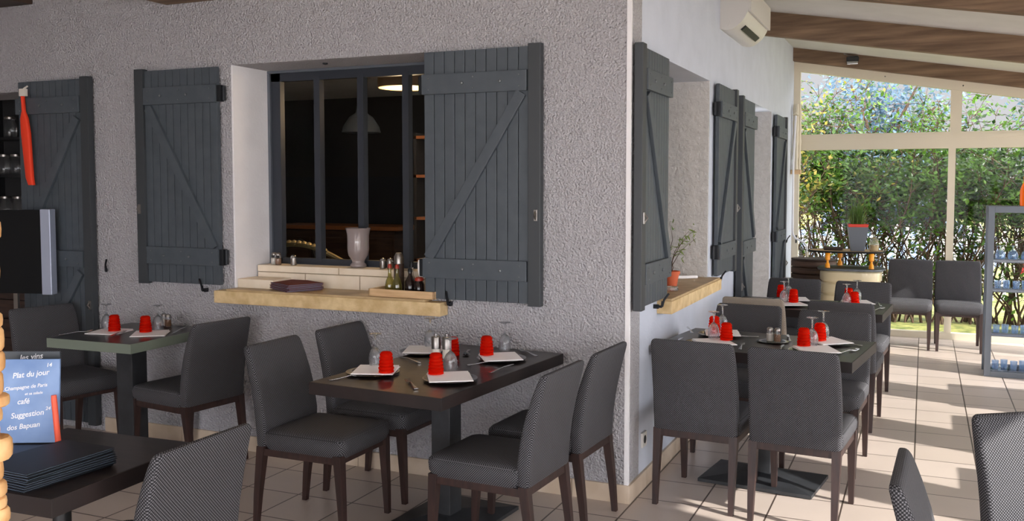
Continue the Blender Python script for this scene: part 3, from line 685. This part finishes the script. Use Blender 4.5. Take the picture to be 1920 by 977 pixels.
def leaf_verts(c, d, n_, L, w):
    """a folded pointed leaf: base c, direction d, normal n_"""
    s = d.cross(n_).normalized()
    return [c, c+d*L*.45+s*w-n_*w*.3, c+d*L, c+d*L*.45-s*w-n_*w*.3, c+d*L*.5+n_*0]
def add_leaves(m, pts, L, w, spread, rnd, n_each=1, down=.2):
    for p in pts:
        for _ in range(n_each):
            c = V(p)+V((rnd.gauss(0, spread), rnd.gauss(0, spread), rnd.gauss(0, spread)))
            d = V((rnd.gauss(0, 1), rnd.gauss(0, 1), rnd.gauss(-down, .7))).normalized()
            n_ = V((rnd.gauss(0, .5), rnd.gauss(-.3, .5), 1)).normalized(); k = rnd.uniform(.65, 1.25)
            q = leaf_verts(c, d, n_, L*k, w*k)
            i = [m.b.verts.new(v) for v in q]
            m.b.faces.new((i[0], i[1], i[4])); m.b.faces.new((i[1], i[2], i[4])); m.b.faces.new((i[2], i[3], i[4])); m.b.faces.new((i[3], i[0], i[4]))
rnd = random.Random(5)
r = thing('potted_olive', (-1.47, 5.90, 1.012), 0, 'young olive plant in a terracotta pot on the side wall ledge', 'potted plant')
MB().lathe([(0, 0), (.036, 0), (.05, .075), (.056, .075), (.056, .095), (.05, .095), (.048, .08), (0, .08)], n=24).build('pot', 'terra', r, smooth=40)
st = MB(); pts = []
for k in range(7):
    a = rnd.uniform(0, 2*pi); l = rnd.uniform(.2, .32); c = [V((0, 0, .08))]
    for j in range(6): c.append(c[-1]+V((cos(a)*.022*(j*.45)+rnd.gauss(0, .006), sin(a)*.022*(j*.45), l/6)))
    st.tube(c, [.003, .0028, .0025, .002, .0016, .0012, .001], 5); pts += c[3:]*3
st.build('stem', 'twig', r)
m = MB(); add_leaves(m, pts, .05, .006, .012, rnd, 1, -.2); m.build('foliage', 'leafs', r)
o = MB().lathe([(0, 0), (.04, 0), (.045, .006), (.043, .024), (.038, .026), (.036, .008), (0, .006)], n=24).build('ashtray', 'glass', smooth=40, loc=(-1.40, 5.62, 1.012)); tag(o, 'round clear glass ashtray on the side wall ledge below the olive', 'ashtray')
o = MB().tube([(0, 0, 0), (.14, .11, 0)], .011, 10).build('paper_roll', 'napkin', loc=(-1.56, 6.32, 1.024)); tag(o, 'thin white paper roll lying on the side wall ledge', 'paper roll')

# ---------------------------------------------------------------- air conditioner, spot lamp
r = thing('air_conditioner', (XW, 7.35, 2.75), 0, 'white wall-mounted air conditioner high on the side wall', 'air conditioner')
prof = [(0, .03), (.03, .022), (.06, .02), (.09, .026), (.12, .045), (.15, .07), (.172, .098), (.19, .13), (.203, .165), (.212, .20), (.216, .24), (.215, .28), (.208, .31), (.19, .325), (.0, .33)]
MB().prism(prof, -.46, .46).build('casing', 'acw', r, smooth=30)
T = M.Translation((.136, 0, .0573)) @ M.Rotation(-math.atan2(.025, .03), 4, 'Y')
MB().box(-.022, .022, -.30, .30, -.012, .0005, T).build('air_slot', 'black', r)
sl_ = MB()
for i in range(5): sl_.box(-.02, .02, -.28+.14*i-.002, -.28+.14*i+.002, -.006, .0015-.004, T)
sl_.build('louver', 'iron', r)
MB().box(.2, .2185, -.455, .455, .14, .315, bev=.003).build('front_panel', 'acw', r)
MB().lathe([(.03, 0), (.03, .003), (.0, .003)], (0, 0, 0), 20, M.Translation((.045, -.46, .08)) @ M.Rotation(pi/2, 4, 'X')).build('pipe_knockout', 'acw', r)
r = thing('spot_lamp', (-.74, YE-.12, 3.0), 0, 'small black and chrome spot lamp fixed on the end wall beam', 'spotlight')
MB().box(-.07, .055, -.06, -.0, .0, .05, bev=.01).build('housing', 'black', r)
MB().box(-.065, .05, -.065, -.0, -.035, -.002, bev=.008).build('reflector', 'steel', r)
MB().tube([(-.10, -.01, .09), (-.06, -.03, .07), (.0, -.04, .055), (.04, -.03, .06), (.05, -.01, .04)], .006).build('bracket', 'brush', r)

r = thing('wall_socket', (XW, 4.93, .27), 0, 'small wall socket low on the side wall beside the corner', 'socket')
MB().box(0, .012, -.04, .04, -.04, .04, bev=.003).build('cover_plate', 'acw', r)
MB().lathe([(.022, 0), (.022, .002), (0, .002)], (0, 0, 0), 16, M.Translation((.012, 0, 0)) @ M.Rotation(pi/2, 4, 'Y')).build('outlet', 'iron', r)
# ---------------------------------------------------------------- trolley, tub, crank, rolled reed blind
r = thing('drinks_trolley', (-.66, 10.05, 0), 0, 'cream ribbed drinks trolley with a raised oval top near the glazed end', 'trolley')
def oval(w, d, z, n=40, dx=0): return [(dx+w/2*cos(2*pi*i/n)*(1 if True else 0), d/2*sin(2*pi*i/n), z) for i in range(n)]
def sq_oval(w, d, z, n=40, e=.6, dx=0):
    o_ = []
    for i in range(n):
        c, s_ = cos(2*pi*i/n), sin(2*pi*i/n); o_.append((dx+w/2*math.copysign(abs(c)**e, c), d/2*math.copysign(abs(s_)**e, s_), z))
    return o_
rg = [sq_oval(.54, .44, .08)]
for i in range(6):
    z = .10+i*.118; rg += [sq_oval(.55, .45, z), sq_oval(.585, .48, z+.02), sq_oval(.59, .485, z+.06), sq_oval(.585, .48, z+.1), sq_oval(.55, .45, z+.116)]
MB().loft(rg).build('ribbed_body', 'creamgl', r, smooth=30)
MB().loft([sq_oval(.62, .5, .806), sq_oval(.64, .52, .815), sq_oval(.64, .52, .826), sq_oval(.62, .5, .83)]).build('counter', 'grey', r)
MB().loft([sq_oval(.42, .3, .8305, dx=-.01), sq_oval(.38, .26, .832, dx=-.01)]).build('basin', 'black', r)
MB().loft([sq_oval(.70, .46, .985, e=.8, dx=-.05), sq_oval(.72, .48, .993, e=.8, dx=-.05), sq_oval(.70, .46, 1.0, e=.8, dx=-.05)]).build('oval_top', 'tray', r)
MB().loft([sq_oval(.735, .495, .985, e=.8, dx=-.05), sq_oval(.745, .505, .992, e=.8, dx=-.05), sq_oval(.735, .495, 1.002, e=.8, dx=-.05), sq_oval(.72, .48, 1.002, e=.8, dx=-.05), sq_oval(.72, .48, .985, e=.8, dx=-.05)], caps=False).build('metal_rim', 'iron', r)
for px_, py_ in ((-.21, -.19), (.2, -.19), (-.12, .16)):
    q = MB().lathe([(.019, .83), (.026, .835), (.022, .87), (.012, .885), (.01, .905), (.024, .915), (.026, .975), (.018, .985)], (px_, py_, 0), 16).build('post', 'orange', r, smooth=40)
for px_, py_ in ((-.22, -.15), (.22, -.15), (-.22, .15), (.22, .15)): MB().lathe([(.03, 0), (.035, .03), (.03, .08)], (px_, py_, 0), 12).build('foot', 'black', r)
r = thing('planter', (-.60, 9.97, 1.002), R(8), 'tapered square grey planter with a red liner and grassy plant on the trolley top', 'potted plant')
sqr = lambda a, z: [(-a, -a, z), (a, -a, z), (a, a, z), (-a, a, z)]
MB().loft([sqr(.062, 0), sqr(.095, .24), sqr(.085, .24), sqr(.08, .2)]).build('pot', 'grey', r)
MB().loft([sqr(.088, .225), sqr(.094, .268), sqr(.082, .27), sqr(.08, .25)]).build('liner', 'redrim', r)
m = MB(); rnd = random.Random(9)
for i in range(170):
    a = rnd.uniform(0, 2*pi); h_ = rnd.uniform(.12, .30); sp = rnd.uniform(.02, .16); b0 = V((rnd.uniform(-.06, .06), rnd.uniform(-.06, .06), .24))
    p1 = b0+V((cos(a)*sp*.35, sin(a)*sp*.35, h_*.6)); p2 = b0+V((cos(a)*sp, sin(a)*sp, h_)); w_ = V((-sin(a), cos(a), 0))*.0035
    i_ = [m.b.verts.new(v) for v in (b0-w_, b0+w_, p1+w_, p1-w_, p2)]; m.b.faces.new(i_[:4]); m.b.faces.new((i_[3], i_[2], i_[4]))
m.build('foliage', 'leafs', r)
r = thing('glass_jar', (-.445, 10.0, 1.002), 0, 'lidded cut-glass jar on the trolley top, right of the planter', 'jar')
MB().lathe([(0, 0), (.038, 0), (.046, .02), (.048, .07), (.04, .10), (.036, .108)], n=20).build('body', 'glass', r, smooth=50)
MB().lathe([(.04, .108), (.036, .125), (.014, .138), (.008, .145), (.014, .158), (0, .165)], n=20).build('lid', 'glass', r, smooth=50)
MB().lathe([(0, .004), (.036, .004), (.04, .06), (0, .062)], n=20).build('contents', 'stone', r, smooth=50)
o = MB().box(-.09, .09, -.05, .05, 0, .03, bev=.008).build('wooden_box', 'dkwood', loc=(-.83, 10.02, 1.003)); tag(o, 'small flat dark wooden box on the trolley top, left of the planter', 'box')
r = thing('wooden_tub', (-1.07, 10.52, 0), 0, 'dark brown slatted round tub left of the cream trolley', 'tub')
rg = [(0, .0), (.2, 0)]
for i in range(12): z = .01+i*.0705; rg += [(.208+.002*i/2, z), (.222+.002*i/2, z+.008), (.222+.002*i/2, z+.06), (.208+.002*i/2, z+.068)]
rg += [(.225, .87), (.205, .87), (.2, .5), (0, .5)]
MB().lathe(rg, n=32, squash=.8).build('slatted_body', 'barrel', r, smooth=30)
MB().lathe([(.228, .855), (.233, .86), (.233, .875), (.205, .875)], n=32, squash=.8).build('rim', 'dkwood', r)
r = thing('awning_crank', (XW+.06, 10.72, 0), 0, 'long white crank handle hanging beside the end window frame', 'crank')
MB().tube([(.0, .1, 2.42), (-.005, 0, 1.9), (.0, 0, 1.14), (.008, 0, 1.11), (.03, 0, 1.075), (.06, 0, 1.06), (.12, 0, 1.03), (.145, 0, 1.0), (.155, 0, .96), (.155, 0, .85)], .011, 10).build('rod', 'picket', r, smooth=True)
MB().tube([(.155, 0, .93), (.155, 0, .81)], .016, 10).build('grip', 'cream', r, smooth=True)
MB().tube([(-.03, .1, 2.43), (.0, .1, 2.45), (.03, .1, 2.42)], .01).build('hook', 'cream', r)
r = thing('reed_blind', (XW+.05, YE-.14, 1.83), 0, 'bundle of cream reed blinds hanging in the corner by the end window', 'blind')
for i, (dx, dy) in enumerate(((-.02, 0), (.012, -.03), (.035, .02))):
    rr = [(.018+.003*sin(j*2.1+i), j*.052) for j in range(15)]
    MB().lathe(rr, (dx, dy, 0), 10).build('reed', 'cream', r, smooth=30)
MB().box(-.045, .06, -.07, .05, -.05, -.002, bev=.004).build('clip', 'tray', r)

# ---------------------------------------------------------------- grey glass rack
r = thing('display_rack', (.51, 9.05, 0), 0, 'grey metal rack with glass shelves at the right edge of the photo', 'rack')
def frame(y0, y1):
    f = MB(); f.box(0, .05, y0, y1, 0, 1.475, bev=.003).box(.72, .77, y0, y1, 0, 1.475, bev=.003).box(0.05, .72, y0, y1, 1.42, 1.475, bev=.003).box(.05, .72, y0, y1, 0, .05, bev=.003); f.build('frame', 'grey', r)
frame(0, .05); frame(.33, .38)
for z in (.05, .36, .745, 1.0): MB().box(.045, .725, .02, .36, z, z+.01).build('shelf', 'bluegl', r)
MB().box(.05, .72, .03, .05, .99, 1.02).box(.05, .72, .03, .05, .735, .765).box(.05, .72, .03, .05, .35, .38).build('shelf_rail', 'grey', r)
def make_balloon():
    r_ = MB().lathe([(0, .125), (.03, .124), (.03, .121), (.006, .117), (.005, .095), (.012, .09), (.034, .07), (.042, .045), (.04, .02), (.033, 0), (.031, 0), (.038, .02), (.04, .045), (.032, .068), (0, .086)], n=24).build('wine_glass', 'bluegl', smooth=60); r_['category'] = 'wine glass'; return r_
def make_small():
    r_ = MB().lathe([(0, 0), (.02, 0), (.024, .004), (.029, .075), (.0275, .075), (.0225, .007), (0, .006)], n=18).build('water_glass', 'bluegl', smooth=50); r_['category'] = 'water glass'; return r_
for i in range(6): put(make_balloon, .615+i*.1, 9.14+(i % 2)*.03, 1.0105, 0, 'upturned balloon wine glass on the top glass shelf of the rack, %s from the left' % ['first', 'second', 'third', 'fourth', 'fifth', 'sixth'][i], 'balloon glasses on the rack')
for z, w in ((.0605, 'bottom'), (.3705, 'low'), (.7555, 'middle')):
    for i in range(8): put(make_small, .60+i*.072, 9.13+(i % 2)*.05, z, 0, 'small bluish water glass on the %s shelf of the rack, %s from the left' % (w, ['first', 'second', 'third', 'fourth', 'fifth', 'sixth', 'seventh', 'eighth'][i]), 'water glasses on the %s shelf of the rack' % w)
bottle(.80, 9.25, 1.476, [(0, 0), (.035, 0), (.04, .01), (.04, .13), (.03, .17), (.016, .2), (.014, .24)], 'orangedk', 'orange', .02, 'orange bottle standing on top of the grey rack at the right edge', 'orange_bottle')

# ---------------------------------------------------------------- menu table things
def text_mesh(body, size, mat, parent, T, shear=.25):
    cu = bpy.data.curves.new('handwriting', 'FONT'); cu.body = body; cu.size = size; cu.shear = shear; cu.extrude = .0004; cu.offset = size*.012
    cu.resolution_u = 3
    t = bpy.data.objects.new('tmp_text', cu); COL.objects.link(t); bpy.context.view_layer.update()
    me = bpy.data.meshes.new_from_object(t.evaluated_get(bpy.context.evaluated_depsgraph_get()))
    bpy.data.objects.remove(t); me.transform(T); me.materials.clear(); me.materials.append(MT[mat])
    o = bpy.data.objects.new('handwriting', me); COL.objects.link(o); o.parent = parent; return o
r = thing('slate_board', (-2.765, 2.235, TT+.001), R(26), 'light blue menu slate with white handwriting standing on the menu table', 'menu board')
TB = M.Rotation(R(-6), 4, 'X')
MB().box(-.15, .095, -.005, .005, .002, .285, TB, .002).build('panel', 'bluebd', r)
MB().box(-.15, .095, .004, .012, .0, .01).build('foot', 'dkbd', r)
FT = lambda x, z, a=0: TB @ M.Translation((x, -.0056, z)) @ M.Rotation(pi/2, 4, 'X') @ M.Rotation(R(a), 4, 'Z')
for tx, x, z, sz, a in (('Plat du jour', -.062, .220, .026, 6), ('14', .05, .258, .019, 5), ('Champagne de Paris', -.088, .178, .0175, 6), ('et sa salade', -.02, .163, .013, 5), ('café', -.045, .132, .026, 5), ('24', .05, .112, .017, 4), ('Suggestion', -.065, .084, .026, 7), ('dos Bapuan', -.078, .044, .024, 7)):
    text_mesh(tx, sz, 'chalk', r, FT(x, z, a))
r = thing('slate_board', (-2.86, 2.30, TT+.001), R(24), 'darker menu slate half hidden behind the light blue one', 'menu board')
MB().box(-.14, .11, -.005, .005, .002, .295, TB, .002).build('panel', 'dkbd', r)
MB().box(-.14, .11, .004, .012, .0, .01).build('foot', 'dkbd', r)
text_mesh('les vins', .028, 'chalk', r, FT(-.03, .262, 6))
r = thing('marker_pen', (-2.665, 2.262, TT+.001), 0, 'orange red marker standing upright beside the blue slate', 'marker')
MB().tube([(0, 0, 0), (-.012, -.002, .15)], .0095, 14).build('barrel', 'pen', r, smooth=40); MB().tube([(-.012, -.002, .15), (-.0128, -.002, .168)], [.0095, .0085], 14).build('cap', 'pen', r, smooth=40)
# driftwood column at the left edge
r = thing('log_column', (-2.105, 1.60, 0), 0, 'column of stacked pale wood pieces at the left edge of the photo', 'column')
MB().tube([(-.06, 0, 0), (-.06, 0, 1.62)], .03, 12).build('core', 'dkwood', r)
rnd = random.Random(3); z = 0
i = 0
while z < 1.60:
    h_ = rnd.uniform(.03, .062); a = rnd.uniform(.036, .05)
    lg = [(0, z), (a*.86, z+.001), (a*.97, z+h_*.15), (a, z+h_*.5), (a*.97, z+h_*.85), (a*.86, z+h_-.001), (0, z+h_)]
    MB().lathe(lg, (-.028+rnd.uniform(-.006, .006), rnd.uniform(-.01, .01), 0), 14).build('wood_piece', 'drift', r, smooth=True); z += h_
# ---------------------------------------------------------------- doorway: screen, counter, shelf things
r = thing('flat_screen', (-5.385, 4.50, 0), R(18), 'black flat screen on a pole stand beside the far left chair', 'screen')
MB().box(-.5, .0, -.02, .02, .93, 1.49, bev=.004).build('panel', 'tv', r)
MB().box(.0, .07, -.035, .03, .925, 1.495, bev=.006).build('side_frame', 'silver', r)
MB().box(-.22, -.19, -.01, .01, .02, .94).build('pole', 'brush', r); MB().box(-.36, -.05, -.1, .1, 0, .02, bev=.003).build('foot', 'black', r)
o = thing('bar_counter', (-6.4, 5.2, 0), 0, 'dark reddish brown plank counter inside the doorway', 'counter')
m = MB()
for i in range(6): m.box(-.65, .65, -.1, .06, .02+i*.15, .165+i*.15, bev=.006)
m.build('plank_front', 'dkwood', o); MB().box(-.68, .68, -.13, .08, .925, .96, bev=.005).build('worktop', 'black', o)
o = thing('bottle_shelf', (-6.62, 5.42, 0), 0, 'tall black shelf behind the counter in the doorway', 'shelf')
MB().box(-.5, .55, .15, .17, .0, 2.4).build('back_panel', 'inblack', o)
for z in (1.38, 1.72, 2.02): MB().box(-.5, .55, -.1, .15, z, z+.02).build('shelf_board', 'black', o)
MB().box(.53, .55, -.1, .15, 0, 2.4).box(-.5, -.48, -.1, .15, 0, 2.4).build('side_panel', 'black', o)
JP = [(0, 0), (.045, 0), (.05, .02), (.05, .1), (.035, .13), (.035, .15)]
for x, z, nm in ((-6.87, 1.4, 'lowest shelf left'), (-6.72, 1.4, 'lowest shelf right'), (-6.87, 1.74, 'middle shelf left'), (-6.73, 1.74, 'middle shelf right'), (-6.79, 2.04, 'top shelf')):
    bottle(x, 5.39, z+.001, JP, 'glass', 'brush', .02, 'clear glass jar in the doorway, '+nm, 'glass_jar', 'jar')
r = thing('red_scarf', (-5.595, 4.553, 1.655), 0, 'bright red cloth strip hanging at the left edge of the doorway shutter', 'cloth')
MB().loft([[(x, y, z) for x, y in rrect(w, .03, .01, 2, dx, 0)] for z, w, dx in ((0, .045, .05), (.05, .06, .035), (.35, .075, .01), (.45, .06, .0), (.5, .02, -.005), (.6, .014, -.01))]).build('fabric', plain('scarf_red', srgb(235, 60, 24), .7), r, smooth=True)
MB().box(-.03, .02, -.015, .015, .6, .65, bev=.004).tube([(0, .0, .65), (0, .03, .67)], .006).build('clip', 'salt', r)

# ---------------------------------------------------------------- inside the dark room
def pendant(x, y, zt, zb, rad, lab, mat='grey'):
    r = thing('pendant_lamp', (x, y, zb), 0, lab, 'pendant lamp'); H_ = zt-zb
    MB().lathe([(rad, 0), (rad*.93, .05), (rad*.6, H_*.3), (rad*.28, H_*.38), (rad*.22, H_*.5), (rad*.1, H_*.55)], n=28).build('lamp_shade', mat, r, smooth=50)
    MB().tube([(0, 0, H_*.5), (0, 0, 2.62-zb)], .006).build('cord', 'black', r); MB().lathe([(.09, 2.58-zb), (.08, 2.618-zb)], n=20).build('ceiling_cup', 'brush', r)
    return r
pendant(-4.49, 7.0, 2.56, 2.11, .17, 'grey metal bell pendant lamp in the dark room, middle of the window', 'slate')
r = thing('drum_lamp', (-3.47, 6.0, 2.36), 0, 'glowing brown drum ceiling lamp behind the facade window', 'pendant lamp')
MB().lathe([(.2, 0), (.2, .24), (.195, .24), (.195, .0)], n=36).build('lamp_shade', 'shade', r, smooth=30)
MB().lathe([(0, -.004), (.192, -.002), (.192, .004), (0, .004)], n=36).build('diffuser', 'glow', r); MB().tube([(0, 0, .2), (0, 0, .26)], .008).build('cord', 'black', r)
ld = bpy.data.lights.new('drum_bulb', 'POINT'); ld.energy = 14; ld.color = (1, .72, .42); ld.shadow_soft_size = .08
lo = bpy.data.objects.new('drum_bulb', ld); COL.objects.link(lo); lo.parent = r; lo.location = (0, 0, -.12)
r = thing('sideboard', (-5.6, 8.4, 0), 0, 'dark wooden sideboard standing in the dark room behind the glass', 'sideboard')
MB().box(-.75, .75, -.25, .25, .1, 1.2, bev=.01).build('body', 'dkwood', r); MB().box(-.8, .8, -.28, .28, 1.2, 1.24, bev=.005).build('worktop', 'midwood', r)
for i in (-1, 0, 1):
    d = MB().box(-.23+i*.49, .23+i*.49, -.27, -.25, .18, 1.12, bev=.006).build('door', 'dkwood', r); MB().tube([(.2+i*.49, -.29, .6), (.2+i*.49, -.29, .72)], .008).build('handle', 'brush', d)
r = thing('bentwood_chair', (-5.45, 7.3, 0), R(20), 'dark chair with a curved hoop back behind the window at its lower left', 'chair')
MB().tube([(-.18, .18, .45), (-.19, .2, .8), (-.12, .22, 1.06), (0, .225, 1.13), (.12, .22, 1.06), (.19, .2, .8), (.18, .18, .45)], .014).build('hoop_back', 'black', r)
MB().lathe([(.2, .44), (.21, .455), (.2, .47)], n=24).build('seat', 'black', r)
for a in (45, 135, 225, 315): MB().tube([(.15*cos(R(a)), .15*sin(R(a)), .45), (.21*cos(R(a)), .21*sin(R(a)), 0)], [.016, .011]).build('leg', 'black', r)
r = thing('carved_headboard', (-4.05, 5.45, 0), 0, 'arched gilded carved frame low behind the facade window', 'carved frame')
a_ = [V((-.42+.84*i/20, 0, 1.12+.12*sin(pi*i/20))) for i in range(21)]
MB().tube(a_, .018, 8).build('arch', 'gold', r, smooth=True)
m = MB()
for i in range(4, 17):
    p_ = a_[i]; m.lathe([(0, -.022), (.02, -.01), (.026, 0), (.018, .012), (0, .02)], (p_.x, p_.y-.012, p_.z+.012), 8)
m.build('carving', 'gold', r, smooth=True); MB().box(-.42, .42, -.02, .02, 0, 1.13).build('panel', 'innavy', r)
o = thing('kitchen_shelf', (-3.4, 7.2, 0), 0, 'open wooden shelf unit seen beside the large shutter through the glass', 'shelf')
for z in (1.0, 1.36, 1.72, 2.05): MB().box(-.6, .5, -.15, .15, z, z+.025).build('shelf_board', 'midwood', o)
MB().box(-.6, -.575, -.15, .15, 0, 2.1).box(.475, .5, -.15, .15, 0, 2.1).build('side_panel', 'inblack', o); MB().box(-.6, .5, .15, .17, 0, 2.1).build('back_panel', 'inblack', o)
o = MB().box(-.13, .13, -.1, .1, 0, .17, bev=.006).build('wicker_basket', 'midwood', loc=(-3.55, 7.2, 1.026)); tag(o, 'brown basket on the lower board of the inner shelf unit', 'basket')
o = MB().lathe([(0, 0), (.09, 0), (.1, .11), (.095, .11), (.085, .01), (0, .01)], n=24).build('white_bowl', 'grey', smooth=40, loc=(-3.85, 7.2, 1.386)); tag(o, 'pale grey bowl on the inner shelf left of the shutter', 'bowl')
o = MB().box(-.1, .1, -.08, .08, 0, .2, bev=.006).build('orange_box', 'terra', loc=(-3.5, 7.2, 1.747)); tag(o, 'small orange brown box on the inner shelf by the shutter edge', 'box')
o = MB().lathe([(0, 0), (.08, 0), (.09, .05), (.085, .05), (0, .04)], n=24).build('flower_dish', 'gold', smooth=40, loc=(-3.56, 7.2, 1.197)); tag(o, 'gilded dish on top of the brown basket', 'dish')

# ---------------------------------------------------------------- garden
o = struct(MB().box(-12, 14, YE+.2, 60, -.3, -.06), 'ground', 'grass'); o.name = 'ground'
o = struct(MB().box(XE+.1, 14, -8, YE+.2, -.3, -.04), 'terrace', 'pave'); o.name = 'terrace'
o = struct(MB().box(-12, XE+.1, -12, -3.2, -.3, -.04), 'terrace', 'pave')
def shrub(x, y, w, h, nleaf, seed, lab, mat='leaf', L=.078, gap=0, dens_low=.12, twigs=34):
    rnd = random.Random(seed); r = thing('laurel_shrub', (x, y, -.06), 0, lab, 'shrub', 'hedge behind the end window')
    st = MB(); pts = []
    for k in range(twigs):
        a = rnd.uniform(0, 2*pi); c = [V((rnd.uniform(-w/2.4, w/2.4), rnd.uniform(-.15, .15), 0))]; d = V((rnd.gauss(0, .25), rnd.gauss(0, .15), 1)); hh = h*rnd.uniform(.6, 1.05); n_ = 12
        for j in range(n_):
            d = (d+V((rnd.gauss(0, .22), rnd.gauss(0, .12), .05))).normalized(); c.append(c[-1]+d*hh/n_)
        st.tube(c, [.014*(1-.85*j/n_) for j in range(n_+1)], 5)
        for j in range(2, n_+1):
            for q in range(3):
                e = c[j]+V((rnd.gauss(0, .14), rnd.gauss(0, .1), rnd.uniform(-.05, .2)))
                st.tube([c[j], (c[j]+e)/2+V((0, 0, .03)), e], [.005, .004, .002], 3)
                pts.append((e, 1.0 if c[j].z > .42*h else dens_low))
    st.build('branches', 'twig', r)
    m = MB(); n = 0
    while n < nleaf:
        p, wt = rnd.choice(pts)
        if rnd.random() > wt: continue
        if gap and p.z > gap and rnd.random() < .5: continue
        add_leaves(m, [p], L, L*.27, .085, rnd); n += 1
    m.build('foliage', mat, r); return r
for i, (x, y, w, h, n, sd_, lab, mt) in enumerate((
    (-1.75, 12.7, 1.2, 3.5, 3200, 1, 'sparse yellowish laurel shrub at the left end of the hedge', 'leaf2'),
    (-.95, 13.0, 1.2, 3.35, 7200, 2, 'dense green laurel shrub right behind the drinks trolley', 'leaf'),
    (-.1, 12.8, 1.1, 2.75, 6200, 3, 'laurel shrub behind the two chairs at the window', 'leaf'),
    (.8, 13.0, 1.1, 3.0, 6600, 4, 'laurel shrub right of the window mullion', 'leaf'),
    (1.7, 12.8, 1.1, 3.2, 5500, 6, 'laurel shrub behind the grey rack at the right edge', 'leaf'))):
    shrub(x, y, w, h, n, 20+sd_, lab, mt, gap=2.3)
def tree(x, y, h, cr, n, seed, lab, L=.3, mat='leafb', name='garden_tree'):
    rnd = random.Random(seed); r = thing(name, (x, y, -.06), 0, lab, 'tree', 'trees beyond the hedge')
    st = MB().tube([(0, 0, 0), (.05, 0, h*.3), (-.03, .05, h*.6)], [.16, .12, .08], 8); m = MB(); cl = []
    for k in range(24):
        a = rnd.uniform(0, 2*pi); rr = cr*rnd.uniform(.2, .8); e = V((cos(a)*rr, sin(a)*rr, h*rnd.uniform(.45, .92))); st.tube([(0, 0, h*.35), V((e.x*.5, e.y*.5, e.z*.8)), e], [.06, .04, .02], 5); cl.append(e)
    st.build('trunk', 'twig', r)
    for i in range(n):
        c = rnd.choice(cl); add_leaves(m, [c], L, L*.3, cr*.26, rnd)
    m.build('foliage', mat, r)
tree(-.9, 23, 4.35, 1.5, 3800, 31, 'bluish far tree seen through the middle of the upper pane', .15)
tree(-4.2, 21.5, 4.3, 1.2, 2500, 32, 'yellowish far tree seen past the left end of the hedge', .13, 'leaf2')
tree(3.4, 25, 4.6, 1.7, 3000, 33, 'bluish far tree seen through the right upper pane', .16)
tree(-7.5, 26, 6, 2, 2500, 34, 'tall green tree beyond the lawn at the far left', .2, 'leaf')
r = thing('picket_fence', (0, 15.2, -.06), 0, 'white picket fence beyond the hedge', 'fence')
for i in range(46):
    x = -3.6+i*.16; MB().prism([(x, .05), (x+.07, .05), (x+.07, 1.1), (x+.035, 1.16), (x, 1.1)], -.01, .01).build('picket', 'picket', r)
MB().box(-3.7, 3.8, .01, .035, .3, .36).box(-3.7, 3.8, .01, .035, .88, .94).build('rail', 'picket', r)
def car(x, y, rz, mat, lab):
    r = thing('parked_car', (x, y, -.06), rz, lab, 'car')
    MB().prism([(-2.0, .3), (-1.95, .75), (-1.1, .88), (-.6, 1.38), (.9, 1.42), (1.6, .95), (2.0, .85), (2.05, .35), (1.5, .25), (-1.5, .25)], -.82, .82).build('body', mat, r)
    for s_ in (-1, 1):
        MB().prism([(-.95, .9), (-.52, 1.32), (.1, 1.35), (.1, .9)], s_*.825-.004, s_*.825+.004).prism([(.18, .9), (.18, 1.35), (.85, 1.36), (1.35, .95)], s_*.825-.004, s_*.825+.004).build('side_window', 'carglass', r)
        for wx in (-1.25, 1.25): MB().lathe([(.31, -.1), (.31, .1)], (0, 0, 0), 20, M.Translation((wx, s_*.76, .31)) @ M.Rotation(pi/2, 4, 'X')).build('wheel', 'tyre', r)
car(-.9, 18.5, R(4), 'carblue', 'silver blue parked car glimpsed through the lower hedge')
car(3.4, 17.8, R(-4), 'carred', 'red parked car glimpsed behind the picket fence at the right')
